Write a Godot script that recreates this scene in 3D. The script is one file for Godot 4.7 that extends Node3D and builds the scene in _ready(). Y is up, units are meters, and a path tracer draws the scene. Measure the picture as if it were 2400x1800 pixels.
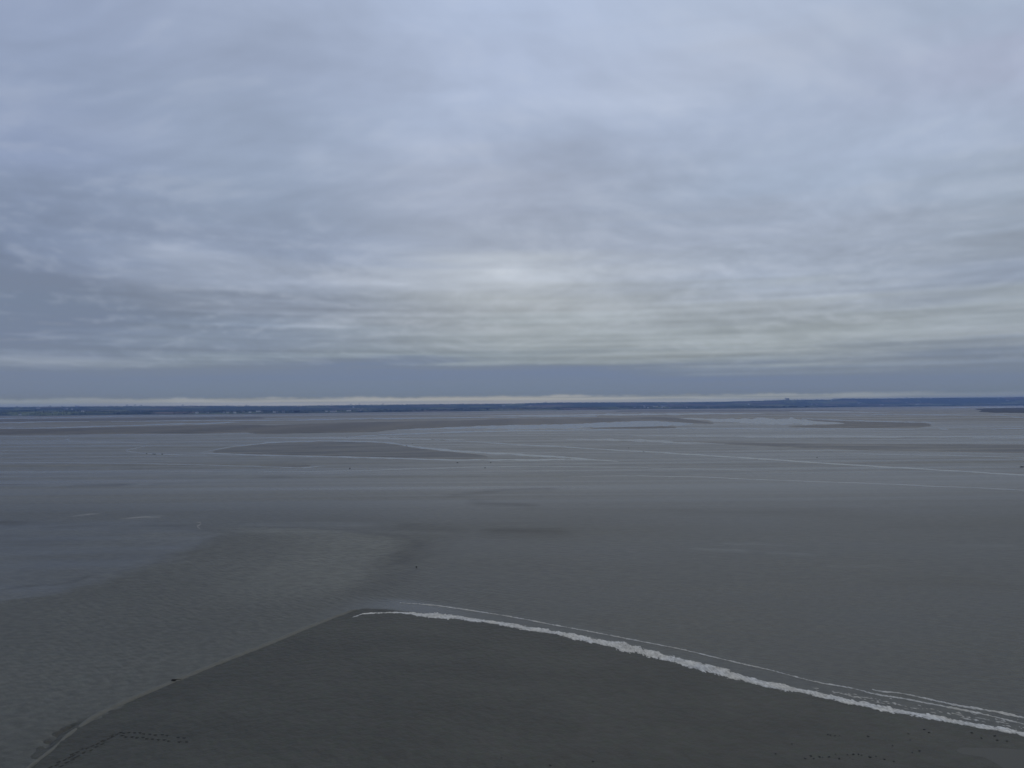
extends Node3D
# A bay at low tide seen from a rampart: wet sand, a thin sheet of incoming silty water with a foam edge,
# sandbanks and channels farther out, wooded hills with houses on the far shore, an overcast sky.

const EYE := 30.0
const FOCAL := 1803.0            # in pixels of the 2400 x 1800 photograph
var cam: Camera3D
var cam_basis: Basis
var used := {}

# ------------------------------------------------------------------ helpers
func numbered(called: String) -> String:
	var n: int = used.get(called, 0)
	used[called] = n + 1
	return called if n == 0 else "%s_%03d" % [called, n]

func tag(o: Node, label: String, category: String, group := "", kind := "") -> void:
	o.set_meta("label", label)
	o.set_meta("category", category)
	if group != "": o.set_meta("group", group)
	if kind != "": o.set_meta("kind", kind)

func obj(called: String, mesh: Mesh, m: Material, parent: Node = self) -> MeshInstance3D:
	var o := MeshInstance3D.new()
	o.mesh = mesh
	if m: o.material_override = m
	o.name = numbered(called) if parent == self else called
	parent.add_child(o, true)
	return o

func base(called: String, at: Vector3, turn := 0.0) -> Node3D:
	var o := Node3D.new()
	o.name = numbered(called)
	add_child(o)
	o.position = at
	o.rotation.y = turn
	return o

func copy_of(o: Node3D, called: String) -> Node3D:
	var c: Node3D = o.duplicate()
	c.name = numbered(called)
	add_child(c)
	return c

func ray(px: float, py: float) -> Vector3:
	return cam_basis * Vector3((px - 1200.0) / FOCAL, -(py - 900.0) / FOCAL, -1.0)

func spot(px: float, py: float, y := 0.0) -> Vector3:          # where that direction meets the level y
	var d := ray(px, py)
	return Vector3(0, EYE, 0) + d * ((y - EYE) / d.y)

func level_at(px: float, py: float, dist: float) -> Vector3:    # where it is at that ground distance
	var d := ray(px, py)
	return Vector3(0, EYE, 0) + d * (dist / Vector2(d.x, d.z).length())

func pts(flat: Array) -> PackedVector2Array:
	var r := PackedVector2Array()
	for i in range(0, flat.size(), 2): r.append(Vector2(flat[i], flat[i + 1]))
	return r

func along(table: PackedVector2Array, x: float) -> float:        # piecewise linear y(x)
	if x <= table[0].x: return table[0].y
	for i in range(1, table.size()):
		if x <= table[i].x:
			var t := (x - table[i - 1].x) / maxf(table[i].x - table[i - 1].x, 1e-6)
			return lerpf(table[i - 1].y, table[i].y, t)
	return table[table.size() - 1].y

func spline(p: PackedVector2Array, per: int, closed := false) -> PackedVector2Array:
	var r := PackedVector2Array()
	var n := p.size()
	for i in (n if closed else n - 1):
		var a := p[(i - 1 + n) % n] if closed or i > 0 else p[i]
		var b := p[i]
		var c := p[(i + 1) % n]
		var d := p[(i + 2) % n] if closed or i + 2 < n else c
		for k in per:
			r.append(b.cubic_interpolate(c, a, d, float(k) / per))
	if not closed: r.append(p[n - 1])
	return r

func smooth(a: float, b: float, x: float) -> float:
	var t := clampf((x - a) / (b - a), 0.0, 1.0)
	return t * t * (3.0 - 2.0 * t)

func fbm(seed_: int, freq: float, oct := 4, kind := FastNoiseLite.TYPE_SIMPLEX_SMOOTH) -> FastNoiseLite:
	var n := FastNoiseLite.new()
	n.seed = seed_
	n.noise_type = kind
	n.frequency = freq
	n.fractal_type = FastNoiseLite.FRACTAL_FBM if oct > 1 else FastNoiseLite.FRACTAL_NONE
	n.fractal_octaves = oct
	return n

func grid_mesh(P: PackedVector3Array, C: PackedColorArray, UV: PackedVector2Array, w: int, h: int) -> Array:
	# rows run away from the viewer, columns to the right; upward faces
	var idx := PackedInt32Array()
	idx.resize((w - 1) * (h - 1) * 6)
	var k := 0
	for j in h - 1:
		for i in w - 1:
			var a := j * w + i
			idx[k] = a; idx[k + 1] = a + w; idx[k + 2] = a + 1
			idx[k + 3] = a + 1; idx[k + 4] = a + w; idx[k + 5] = a + w + 1
			k += 6
	var N := PackedVector3Array()
	N.resize(P.size())
	for j in h:
		for i in w:
			var dx := P[j * w + mini(i + 1, w - 1)] - P[j * w + maxi(i - 1, 0)]
			var dz := P[mini(j + 1, h - 1) * w + i] - P[maxi(j - 1, 0) * w + i]
			N[j * w + i] = dx.cross(dz).normalized()
	var a := []
	a.resize(Mesh.ARRAY_MAX)
	a[Mesh.ARRAY_VERTEX] = P
	a[Mesh.ARRAY_NORMAL] = N
	if C.size(): a[Mesh.ARRAY_COLOR] = C
	if UV.size(): a[Mesh.ARRAY_TEX_UV] = UV
	a[Mesh.ARRAY_INDEX] = idx
	return a

func mat(albedo: Color, rough: float, vertex := false) -> StandardMaterial3D:
	var m := StandardMaterial3D.new()
	m.albedo_color = albedo.linear_to_srgb()
	m.roughness = rough
	m.vertex_color_use_as_albedo = vertex
	m.metallic_specular = 0.33          # wet mud and water reflect about 2 % head-on
	return m

func grey_image(w: int, h: int, data: PackedByteArray) -> Image:
	return Image.create_from_data(w, h, false, Image.FORMAT_L8, data)

# ------------------------------------------------------------------ sky
const SKY_X := [0.0, 600.0, 1200.0, 1800.0, 2400.0]
# each row: height in the photograph, then the cloud colour at the five columns
const SKY_ROWS := [
	[0, 150, 165, 196, 158, 172, 200, 172, 187, 216, 176, 190, 216, 165, 180, 206],
	[150, 145, 160, 190, 152, 166, 194, 170, 184, 212, 172, 184, 208, 168, 178, 204],
	[300, 138, 153, 184, 148, 163, 190, 165, 179, 206, 165, 179, 205, 163, 177, 202],
	[450, 132, 147, 175, 145, 160, 186, 164, 175, 198, 163, 178, 203, 160, 174, 195],
	[550, 125, 140, 168, 146, 160, 186, 163, 174, 195, 163, 175, 197, 155, 167, 186],
	[640, 122, 136, 162, 153, 165, 187, 180, 189, 203, 160, 172, 192, 150, 163, 185],
	[720, 115, 130, 155, 140, 152, 173, 168, 176, 185, 158, 168, 180, 155, 166, 178],
	[790, 112, 126, 152, 130, 144, 166, 156, 166, 175, 155, 165, 174, 150, 160, 172],
	[840, 124, 138, 160, 130, 144, 162, 142, 154, 166, 142, 154, 168, 125, 138, 158],
	[862, 116, 130, 154, 116, 130, 153, 120, 134, 156, 122, 136, 158, 116, 130, 153],
	[884, 105, 120, 148, 102, 118, 146, 103, 119, 148, 105, 121, 150, 106, 122, 150],
	[910, 108, 123, 150, 108, 124, 150, 108, 124, 150, 104, 120, 148, 108, 124, 150],
]
const STRIP := [[132, 144, 162], [155, 161, 171], [158, 162, 169], [147, 156, 168], [120, 134, 158]]
var sky_az := []
var sky_el := []
var sky_col := []
var sky_strip := []
var sky_noise: Array[FastNoiseLite] = []
const HAZE := 0.70e-4
const HAZE_LIGHT := Vector3(0.060, 0.135, 0.38)      # what a long way of that air sends to the eye
const AIR_TOP := 100.0                               # how far above the eye the haze reaches

func lin(c: Array) -> Vector3:
	var k := Color8(c[0], c[1], c[2]).srgb_to_linear()
	return Vector3(k.r, k.g, k.b)

func behind_air(c: Vector3, el: float) -> Vector3:    # the cloud's own light, seen through the haze
	var way := minf(AIR_TOP / maxf(tan(el), 1e-4), 11000.0)
	var t := exp(-HAZE * way)
	var r := (c - HAZE_LIGHT * (1.0 - t)) / t
	return Vector3(maxf(r.x, 0.02), maxf(r.y, 0.02), maxf(r.z, 0.02))

func sky_setup() -> void:
	for k in 5:
		var az := atan((SKY_X[k] - 1200.0) / FOCAL)
		sky_az.append(az)
		var els := []
		var cols := []
		for row in SKY_ROWS:
			var yh: float = 953.0 - 0.008 * (SKY_X[k] - 1200.0)
			els.append(atan((yh - row[0]) / FOCAL * cos(az)))
			cols.append(lin([row[1 + 3 * k], row[2 + 3 * k], row[3 + 3 * k]]))
		sky_el.append(els)
		sky_col.append(cols)
		sky_strip.append(lin(STRIP[k]))
	sky_noise = [fbm(11, 0.55, 5), fbm(12, 0.30, 3), fbm(13, 1.0, 3), fbm(14, 2.2, 2), fbm(15, 0.9, 4), fbm(16, 1.7, 5)]

func sky_base(el: float, k: int) -> Vector3:
	var els: Array = sky_el[k]
	if el >= els[0]: return sky_col[k][0]
	for i in range(1, els.size()):
		if el >= els[i]:
			return (sky_col[k][i] as Vector3).lerp(sky_col[k][i - 1], smooth(els[i], els[i - 1], el))
	return sky_col[k][els.size() - 1]

const THIN := [[1175, 637, 45, 11, 0.09], [1140, 650, 150, 26, 0.02], [840, 660, 90, 13, 0.08], [1585, 634, 120, 12, 0.07], [740, 369, 42, 22, 0.05], [400, 590, 90, 20, 0.06], [1500, 235, 230, 34, 0.05],
	[1000, 340, 90, 26, 0.04], [740, 765, 90, 8, 0.06], [120, 845, 200, 12, 0.07], [1900, 700, 200, 22, 0.03], [250, 310, 150, 30, 0.03]]

func blend_row(el: float, az: float) -> Vector3:
	if absf(az) >= sky_az[4]:
		var mean := Vector3.ZERO
		for k in 5: mean += sky_base(el, k) / 5.0
		return sky_base(el, 0 if az < 0.0 else 4).lerp(mean, smooth(sky_az[4], 1.0, absf(az)))
	var k := 0
	while k < 3 and az > sky_az[k + 1]: k += 1
	return sky_base(el, k).lerp(sky_base(el, k + 1), smooth(sky_az[k], sky_az[k + 1], az))

func sky_at(az: float, el: float) -> Vector3:
	# cloud layer as a flat sheet far above: its texture is looked up where the direction meets it
	var e := maxf(el, 0.0)
	var reach := 1.0 / (tan(e) + 0.085)
	var p := Vector2(sin(az), cos(az)) * reach
	var w := Vector2(sky_noise[1].get_noise_2d(p.x, p.y), sky_noise[1].get_noise_2d(p.x + 31.7, p.y - 12.3))
	var el2 := el + 0.022 * w.x * smooth(0.03, 0.15, el) + 0.024 * sky_noise[4].get_noise_2d(az * 2.0, el * 45.0) * smooth(0.014, 0.06, el)
	var c := blend_row(el2, az + 0.07 * w.y)
	var q := p + w * 0.5
	var n := sky_noise[0].get_noise_2d(q.x, q.y)
	var n2 := sky_noise[2].get_noise_2d(q.x * 1.1 + 5.0, q.y * 1.0)
	var p2 := Vector2(sin(az), cos(az)) * (1.0 / (tan(e) + 0.16)) + w * 0.35
	var n3 := 0.65 * sky_noise[5].get_noise_2d(p2.x * 2.1 + 0.25 * n2, p2.y * 2.6) + 0.35 * sky_noise[5].get_noise_2d(p2.x * 5.2 + 7.0, p2.y * 6.6)
	var streak := sky_noise[4].get_noise_2d(az * 2.2 + 9.0, el * 34.0)
	var low := smooth(0.02, 0.10, el)
	var thin := 0.0
	for t in thin_spots:
		var dx: float = (az - t[0]) / t[2]
		var dy: float = (el - t[1]) / t[3]
		var r := dx * dx + dy * dy
		if r < 6.0: thin += t[4] * exp(-r * (1.0 - 0.7 * n3)) 
	var puff := smooth(0.0, 0.55, n3 + 0.35 * n2)
	var bright := 1.0 + (0.14 * n + 0.06 * n2 + lerpf(0.15, 0.11, smooth(0.12, 0.35, el)) * n3) * (0.4 + 0.6 * low) + 0.06 * streak * (1.0 - smooth(0.22, 0.4, el))
	bright += 0.20 * sky_noise[4].get_noise_2d(az * 1.3 + 21.0, el * 120.0) * (1.0 - smooth(0.08, 0.2, el))
	c = c * bright * Vector3(0.982, 0.982, 0.968)
	c = c.lerp(Vector3(0.46, 0.50, 0.58), (0.15 * puff) * low)
	c = c + Vector3(0.9, 0.92, 0.95) * thin
	c = c.lerp(Vector3.ONE * (0.25 * c.x + 0.6 * c.y + 0.15 * c.z), 0.08)
	c = behind_air(c, el)
	# the clear gap between the cloud bank and the land
	var edge_el := 0.0126 + 0.0022 * sky_noise[3].get_noise_2d(az * 5.0, 3.0) + 0.0009 * sky_noise[3].get_noise_2d(az * 30.0, 8.0)
	var s := Vector3.ZERO
	if absf(az) >= sky_az[4]:
		s = (sky_strip[0] if az < 0.0 else sky_strip[4]) as Vector3
	else:
		var k := 0
		while k < 3 and az > sky_az[k + 1]: k += 1
		s = (sky_strip[k] as Vector3).lerp(sky_strip[k + 1], smooth(sky_az[k], sky_az[k + 1], az))
	s *= 1.0 + 0.12 * sky_noise[4].get_noise_2d(az * 4.0 + 3.0, el * 300.0)
	var wisp := 0.55 * smooth(0.05, 0.45, sky_noise[4].get_noise_2d(az * 3.0 + 40.0, el * 420.0)) * smooth(0.004, 0.010, el)
	return behind_air(s, maxf(el, 0.006)).lerp(c, maxf(wisp, smooth(edge_el - 0.0012, edge_el + 0.0022, el)))

var thin_spots := []

func sky_block(img: Image, W: int, H: int, top_deg: float, low_deg: float, half_deg: float, fade: float) -> void:
	var top := int((0.5 - deg_to_rad(top_deg) / PI) * H)
	var low := int((0.5 - deg_to_rad(low_deg) / PI) * H) + 1
	var half := int(deg_to_rad(half_deg) / TAU * W)
	var i0 := W / 2 - half
	var i1 := W / 2 + half
	for j in range(top, low):
		var el := (0.5 - (j + 0.5) / H) * PI
		for i in range(i0, i1):
			var c := sky_at(((i + 0.5) / W - 0.5) * TAU, maxf(el, 0.002))
			var f := smooth(0.0, fade, float(mini(mini(i - i0, i1 - i), j - top)))
			if f < 1.0:
				var o := img.get_pixel(i, j)
				c = Vector3(o.r, o.g, o.b).lerp(c, f)
			img.set_pixel(i, j, Color(c.x, c.y, c.z))

func make_sky() -> Texture2D:
	sky_setup()
	for t in THIN:
		var d := ray(t[0], t[1])
		var a := atan2(d.x, -d.z)
		var e := atan(d.y / Vector2(d.x, d.z).length())
		thin_spots.append([a, e, t[2] / FOCAL, t[3] / FOCAL, t[4]])
	# a coarse picture of the whole sky, made finer where clouds show more detail, finest at the horizon
	var W := 512
	var H := 256
	var img := Image.create(W, H, false, Image.FORMAT_RGBF)
	for j in H:
		var el := (0.5 - (j + 0.5) / H) * PI
		for i in W:
			var c := Vector3(0.07, 0.08, 0.09)
			if el > -0.01: c = sky_at(((i + 0.5) / W - 0.5) * TAU, maxf(el, 0.002))
			img.set_pixel(i, j, Color(c.x, c.y, c.z))
	img.resize(2048, 1024, Image.INTERPOLATE_CUBIC)
	sky_block(img, 2048, 1024, 32.0, -0.2, 46.0, 20.0)
	W = 4096
	H = 2048
	img.resize(W, H, Image.INTERPOLATE_CUBIC)
	sky_block(img, W, H, 6.0, -0.2, 44.0, 24.0)
	# straight ahead (-z) lies at the picture's edge in this mapping: swap the halves
	var swapped := Image.create(W, H, false, Image.FORMAT_RGBF)
	swapped.blit_rect(img, Rect2i(W / 2, 0, W / 2, H), Vector2i(0, 0))
	swapped.blit_rect(img, Rect2i(0, 0, W / 2, H), Vector2i(W / 2, 0))
	return ImageTexture.create_from_image(swapped)

# ------------------------------------------------------------------ tide edge
var edge_tab := PackedVector2Array()     # world x -> world z of the water's edge
const EDGE_PX := [40, 1822, 72, 1796, 127, 1752, 180, 1706, 231, 1673, 297, 1642, 409, 1595, 506, 1555, 615, 1513, 723, 1468, 800, 1439, 860, 1425, 915, 1427,
	981, 1437, 1035, 1445, 1125, 1455, 1180, 1462, 1234, 1472, 1306, 1484, 1379, 1499, 1451, 1514, 1523, 1532, 1600, 1551, 1672, 1569, 1745, 1591, 1817, 1608,
	1871, 1618, 1925, 1629, 1998, 1646, 2070, 1660, 2142, 1673, 2215, 1686, 2287, 1700, 2360, 1713, 2400, 1721, 2500, 1742]
const ROWS_STEP := 0.5
var edge_z := PackedFloat32Array()       # every 0.5 m from x = -100
var edge_k := PackedFloat32Array()       # cosine of its slope

func edge_setup() -> void:
	for p in pts(EDGE_PX):
		var s := spot(p.x, p.y)
		edge_tab.append(Vector2(s.x, s.z))
	var first := edge_tab[0]
	var last := edge_tab[edge_tab.size() - 1]
	edge_tab.insert(0, first + Vector2(-14, 30))
	edge_tab.insert(0, first + Vector2(-80, 110))
	edge_tab.append(last + Vector2(40, 26))
	for i in 401:
		edge_z.append(along(edge_tab, -100.0 + i * 0.5))
	for i in 401:
		var dz := edge_z[mini(i + 3, 400)] - edge_z[maxi(i - 3, 0)]
		var dx := (mini(i + 3, 400) - maxi(i - 3, 0)) * 0.5
		edge_k.append(1.0 / sqrt(1.0 + (dz / dx) * (dz / dx)))

func past_edge(x: float, z: float) -> float:       # metres beyond the waterline (negative: on the sand)
	var f := clampf((x + 100.0) * 2.0, 0.0, 399.99)
	var i := int(f)
	var t := f - i
	return (lerpf(edge_z[i], edge_z[i + 1], t) - z) * lerpf(edge_k[i], edge_k[i + 1], t)

# ------------------------------------------------------------------ the wet ground
# Each zone is a rectangle of the plane with its own maps: relief, roughness (wet film or bare sand) and colour.
var nz: Array[FastNoiseLite] = []
var basin := PackedVector2Array()
var fan := PackedVector2Array()

func ground_setup() -> void:
	for p in pts([112, 1762, 118, 1747, 132, 1730, 150, 1714, 168, 1704, 188, 1696]):
		var s := spot(p.x, p.y)
		scarp.append(Vector2(s.x, s.z))
	nz = [fbm(21, 1.0, 2), fbm(22, 1.0, 2), fbm(23, 0.03, 3), fbm(24, 0.012, 4), fbm(25, 1.0, 3), fbm(26, 0.05, 3), fbm(27, 0.16, 2)]
	for p in pts([0, 1407, 100, 1398, 180, 1385, 325, 1338, 434, 1306, 506, 1277, 522, 1252, 500, 1238, 440, 1228]):
		var s := spot(p.x, p.y)
		basin.append(Vector2(-s.z, s.x))
	for q in STREAKS:
		var a := spot(q[0], q[1])
		var b := spot(q[2], q[3])
		var ym: float = (q[1] + q[3]) * 0.5
		var half := spot((q[0] + q[2]) * 0.5, ym - q[4] * 0.5).distance_to(spot((q[0] + q[2]) * 0.5, ym + q[4] * 0.5))
		streaks.append([a.x, a.z, b.x, b.z, half, q[5], minf(a.z, b.z) - half * 3.0, maxf(a.z, b.z) + half * 3.0])
	for p in pts([800, 1433, 822, 1400, 885, 1370, 932, 1320, 962, 1272, 930, 1256, 800, 1241, 560, 1232]):
		var s := spot(p.x, p.y)
		fan.append(Vector2(-s.z, s.x))

func ripple(x: float, z: float, right: float) -> float:
	# two trains of wavelets, one on each side of the spit, crests swinging round towards the viewer
	var h := 0.0
	if right > 0.01:
		var v := z * 0.86 - x * 0.51
		var u := x * 0.86 + z * 0.51
		var b := nz[0].get_noise_2d(u * 0.16, v * 0.9)
		h += right * (0.65 * b + 0.25 * sin(v * 8.2 + 7.0 * nz[6].get_noise_2d(u * 0.7, v * 0.7)))
	if right < 0.99:
		var v := z * 0.68 - x * 0.73
		var u := x * 0.68 + z * 0.73
		var b := nz[1].get_noise_2d(u * 0.26, v * 1.0)
		h += (1.0 - right) * 0.75 * (1.0 * b + 0.14 * sin(v * 5.2 + 9.0 * nz[6].get_noise_2d(u * 0.6, v * 0.6)))
	return h

func near_fields(x: float, z: float) -> Array:
	# [relief amplitude 0..1, roughness, r, g, b]
	var d := past_edge(x, z)
	var m := nz[2].get_noise_2d(x, z * 1.3)
	var big := nz[3].get_noise_2d(x * 0.7, z * 1.6)
	var streak := nz[5].get_noise_2d(x * 0.25, z * 1.5)
	var amp := 0.75 + 0.9 * m
	var rough := 0.42 + 0.05 * big
	var alb := Vector3(0.0475, 0.0480, 0.0350) * (1.0 + 0.10 * big + 0.06 * m + 0.07 * streak)
	# bare rippled sand on the basin side of the spit, water only a film in the troughs
	var side := 1.0 - smooth(-30.0, -14.0, x + 0.10 * (z + 118.0) + 4.0 * m)
	side *= 1.0 - smooth(-172.0, -205.0, z + 8.0 * m)
	rough = lerpf(rough, 0.56, side)
	alb = alb.lerp(Vector3(0.068, 0.070, 0.058) * (1.0 + 0.16 * big + 0.10 * m), side)
	# calm skin of water right along the edge
	var calm := 1.0 - smooth(1.5, 7.0, d + 1.5 * m)
	amp *= 1.0 - 0.85 * calm
	rough = lerpf(rough, 0.37, calm * (1.0 - side))
	# still pool caught behind the tip of the spit
	var pool := exp(-pow((x + 14.5) / 7.0, 2.0)) * smooth(-0.5, 0.8, d) * (1.0 - smooth(4.5, 8.0, d + m))
	rough = lerpf(rough, 0.20, pool)
	amp *= 1.0 - 0.8 * pool
	alb *= 1.0 - 0.25 * pool
	# the deeper, bluer basin
	if x < -50.0:
		var s := along(basin, -z) - x + 5.0 * m + 3.0 * streak
		var inb := smooth(-2.5, 5.0, s) * smooth(-112.0, -120.0, z + 6.0 * m) * (1.0 - smooth(-196.0, -225.0, z + 8.0 * m))
		amp *= 1.0 - 0.5 * inb
		rough = lerpf(rough, 0.38 + 0.10 * streak, inb)
		alb = alb.lerp(Vector3(0.054, 0.055, 0.046) * (1.0 + 0.5 * m + 0.5 * streak), 0.5 * inb)
	# pale silt fan inside the curved dark crease
	if z < -114.0 and z > -200.0:
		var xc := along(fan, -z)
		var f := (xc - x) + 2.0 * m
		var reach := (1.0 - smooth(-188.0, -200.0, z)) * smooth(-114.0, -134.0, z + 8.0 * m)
		var crease := exp(-pow((f + 1.5) / 2.8, 2.0))  # shade of the slope edging the fan, painted into the albedo
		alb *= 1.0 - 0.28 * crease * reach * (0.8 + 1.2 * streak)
		var inside := smooth(0.0, 7.0, f) * (1.0 - smooth(14.0, 34.0, f))
		alb *= 1.0 + 0.38 * inside * reach
	amp = clampf(amp, 0.0, 1.0)
	return [amp, clampf(rough, 0.05, 1.0), alb.x, alb.y, alb.z]

# streaks of darker or paler mud: ends in pixels, width in pixels, strength
const STREAKS := [[1017, 1165, 1198, 1148, 5, 0.22], [1150, 1149, 1330, 1145, 5, 0.25], [1075, 1177, 1285, 1186, 7, 0.28], [1100, 1243, 1370, 1249, 12, 0.24], [900, 1236, 1120, 1244, 8, 0.14], [-80, 1137, 130, 1140, 3, 0.24], [120, 1140, 330, 1137, 3, 0.28],
	[325, 1137, 506, 1127, 3.5, 0.24], [500, 1127, 680, 1119, 4, 0.18], [1672, 1274, 1868, 1277, 3, -0.20], [1600, 1286, 1781, 1294, 4, -0.22], [1775, 1294, 1930, 1302, 4, -0.18], [800, 1245, 1110, 1251, 5, -0.12], [1920, 1330, 2110, 1327, 3, -0.12],
	[500, 1240, 900, 1238, 9, -0.32], [2180, 1277, 2400, 1280, 4, -0.15], [1500, 1200, 2100, 1203, 10, 0.10], [2000, 1360, 2420, 1372, 10, 0.10], [1900, 1075, 2400, 1082, 5, 0.12], [150, 1030, 430, 1036, 3, 0.12],
	[160, 1210, 240, 1203, 3, -0.22], [285, 1215, 380, 1213, 3.5, -0.25], [-20, 1222, 60, 1232, 4, 0.25], [60, 1240, 330, 1224, 4, 0.15], [330, 1224, 520, 1244, 4, 0.22], [-20, 1385, 120, 1368, 6, 0.22], [100, 1372, 210, 1356, 6, 0.18]]
var streaks := []

func streaked(x: float, z: float, f: Array, active: Array) -> Array:
	for s in active:
		if x < s[0] or x > s[2]: continue
		var t: float = (x - s[0]) / (s[2] - s[0])
		var zc := lerpf(s[1], s[3], t)
		var g := nz[5].get_noise_2d(x * 0.3, z * 2.0)
		var dz: float = (z - zc) / s[4] + 1.2 * g
		var v := exp(-dz * dz) * smooth(0.0, 0.25, t) * (1.0 - smooth(0.75, 1.0, t)) * clampf(0.9 + 1.2 * g, 0.0, 1.6)
		var k: float = 1.0 - s[5] * v
		f[1] = clampf(f[1] / sqrt(k), 0.05, 1.0)
		for c in 3: f[2 + c] *= k
	return f

func mid_fields(x: float, z: float) -> Array:
	var big := nz[3].get_noise_2d(x * 0.12, z * 0.55)
	var st := nz[2].get_noise_2d(x * 0.07, z * 0.9)
	var fine := nz[5].get_noise_2d(x * 0.10, z * 1.4)
	var st2 := nz[5].get_noise_2d(x * 0.035 + 50.0, z * 1.1)
	var rough := 0.32 + 0.10 * big + 0.12 * st + 0.12 * st2
	var alb := Vector3(0.080, 0.078, 0.062) * (1.0 + 0.22 * big + 0.26 * st + 0.14 * fine + 0.34 * st2)
	return [clampf(0.5 + 0.8 * fine, 0.0, 1.0), clampf(rough, 0.1, 0.8), alb.x, alb.y, alb.z]

func far_fields(x: float, z: float) -> Array:
	var big := nz[3].get_noise_2d(x * 0.02, z * 0.16)
	var st := nz[2].get_noise_2d(x * 0.012, z * 0.14)
	var st2 := nz[5].get_noise_2d(x * 0.007, z * 0.36)
	var rough := 0.42 + 0.14 * big + 0.30 * st + 0.25 * st2
	var alb := Vector3(0.104, 0.094, 0.064) * clampf(1.0 + 0.30 * big + 0.45 * st + 0.55 * st2, 0.45, 1.7)
	return [0.0, clampf(rough, 0.12, 0.8), alb.x, alb.y, alb.z]

func zone_material(x0: float, x1: float, z0: float, z1: float, w: int, h: int, kind: int, relief_cm: float) -> StandardMaterial3D:
	# z0 is the near side; v = 0 there
	var lw := w / 4
	var lh := h / 4
	var amp := PackedFloat32Array()
	amp.resize(lw * lh)
	var rough := PackedByteArray()
	rough.resize(lw * lh)
	var col := PackedByteArray()
	col.resize(lw * lh * 3)
	for j in lh:
		var z := lerpf(z0, z1, (j + 0.5) / lh)
		var active := []
		for s in streaks:
			if z > s[6] and z < s[7] and kind < 3: active.append(s)
		for i in lw:
			var x := lerpf(x0, x1, (i + 0.5) / lw)
			var f: Array
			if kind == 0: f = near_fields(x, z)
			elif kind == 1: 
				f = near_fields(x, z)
				var t := smooth(-190.0, -300.0, z)
				if t > 0.0:
					var g := mid_fields(x, z)
					for k in 5: f[k] = lerpf(f[k], g[k], t)
			elif kind == 2: f = mid_fields(x, z)
			else: f = far_fields(x, z)
			if active.size(): f = streaked(x, z, f, active)
			if kind == 3:
				var t := smooth(-1500.0, -1000.0, z)
				if t > 0.0:
					var g := mid_fields(x, z)
					for k in 5: f[k] = lerpf(f[k], g[k], t)
			var k := j * lw + i
			amp[k] = f[0]
			rough[k] = int(clampf(f[1] * 255.0, 0, 255))
			var c := Color(f[2] * 1.36, f[3] * 1.36, f[4] * 1.36).linear_to_srgb()
			col[k * 3] = int(c.r * 255.0 + 0.5); col[k * 3 + 1] = int(c.g * 255.0 + 0.5); col[k * 3 + 2] = int(c.b * 255.0 + 0.5)
	var m := StandardMaterial3D.new()
	var ci := Image.create_from_data(lw, lh, false, Image.FORMAT_RGB8, col)
	ci.resize(lw * 2, lh * 2, Image.INTERPOLATE_CUBIC)
	m.albedo_texture = ImageTexture.create_from_image(ci)
	var ri := grey_image(lw, lh, rough)
	ri.resize(lw * 2, lh * 2, Image.INTERPOLATE_CUBIC)
	m.metallic_specular = 0.33 if kind < 2 else 0.28     # far flats: mud between tides rather than open water
	m.roughness = 1.0
	m.roughness_texture = ImageTexture.create_from_image(ri)
	m.detail_enabled = true
	m.detail_blend_mode = BaseMaterial3D.BLEND_MODE_MUL
	m.detail_uv_layer = BaseMaterial3D.DETAIL_UV_2
	m.detail_albedo = grain()
	if relief_cm > 0.0:
		var rng := RandomNumberGenerator.new()
		rng.seed = 29
		var hb := PackedByteArray()
		hb.resize(w * h)
		for j in h:
			var z := lerpf(z0, z1, (j + 0.5) / h)
			for i in w:
				var x := lerpf(x0, x1, (i + 0.5) / w)
				var a := amp[(j / 4) * lw + i / 4]
				var v := 0.0
				if a > 0.02:
					if kind < 2: v = a * ripple(x, z, smooth(-30.0, 0.0, x))
					else: v = a * nz[4].get_noise_2d(x * 0.05, z * 0.16)
				hb[j * w + i] = int(clampf(128.0 + v * 110.0 + (rng.randf() - 0.5) * 14.0, 0.0, 255.0))
		m.heightmap_enabled = true
		m.heightmap_texture = ImageTexture.create_from_image(grey_image(w, h, hb))
		m.heightmap_scale = relief_cm
	return m

var grain_texture: ImageTexture

func grain() -> ImageTexture:           # mottle of silt and shell grit, nearly white
	if grain_texture: return grain_texture
	var a := fbm(31, 0.035, 5).get_seamless_image(1024, 1024)
	a.convert(Image.FORMAT_L8)
	var src := a.get_data()
	var out := PackedByteArray()
	out.resize(src.size())
	var rng := RandomNumberGenerator.new()
	rng.seed = 32
	for i in src.size(): out[i] = int(clampf(222.0 + (src[i] - 128) * 0.26 + (rng.randf() - 0.5) * 52.0, 120.0, 255.0))
	var g := grey_image(1024, 1024, out)
	g.convert(Image.FORMAT_RGB8)
	grain_texture = ImageTexture.create_from_image(g)
	return grain_texture

func zone_quad(x0: float, x1: float, z0: float, z1: float, y: float, nx := 24, nzz := 24, grit := 60.0) -> Array:
	var UV2 := PackedVector2Array()
	var P := PackedVector3Array()
	var UV := PackedVector2Array()
	for j in nzz + 1:
		for i in nx + 1:
			var u := float(i) / nx
			var v := float(j) / nzz
			var at := Vector3(lerpf(x0, x1, u), y, lerpf(z0, z1, v))
			at.y -= 0.4 * by_scarp(at.x, at.z, 0.1, 1.5)
			P.append(at)
			UV.append(Vector2(u, v))
			UV2.append(Vector2(at.x / grit, at.z / (grit * 0.6)))
	var arr := grid_mesh(P, PackedColorArray(), UV, nx + 1, nzz + 1)
	arr[Mesh.ARRAY_TEX_UV2] = UV2
	return arr

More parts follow.
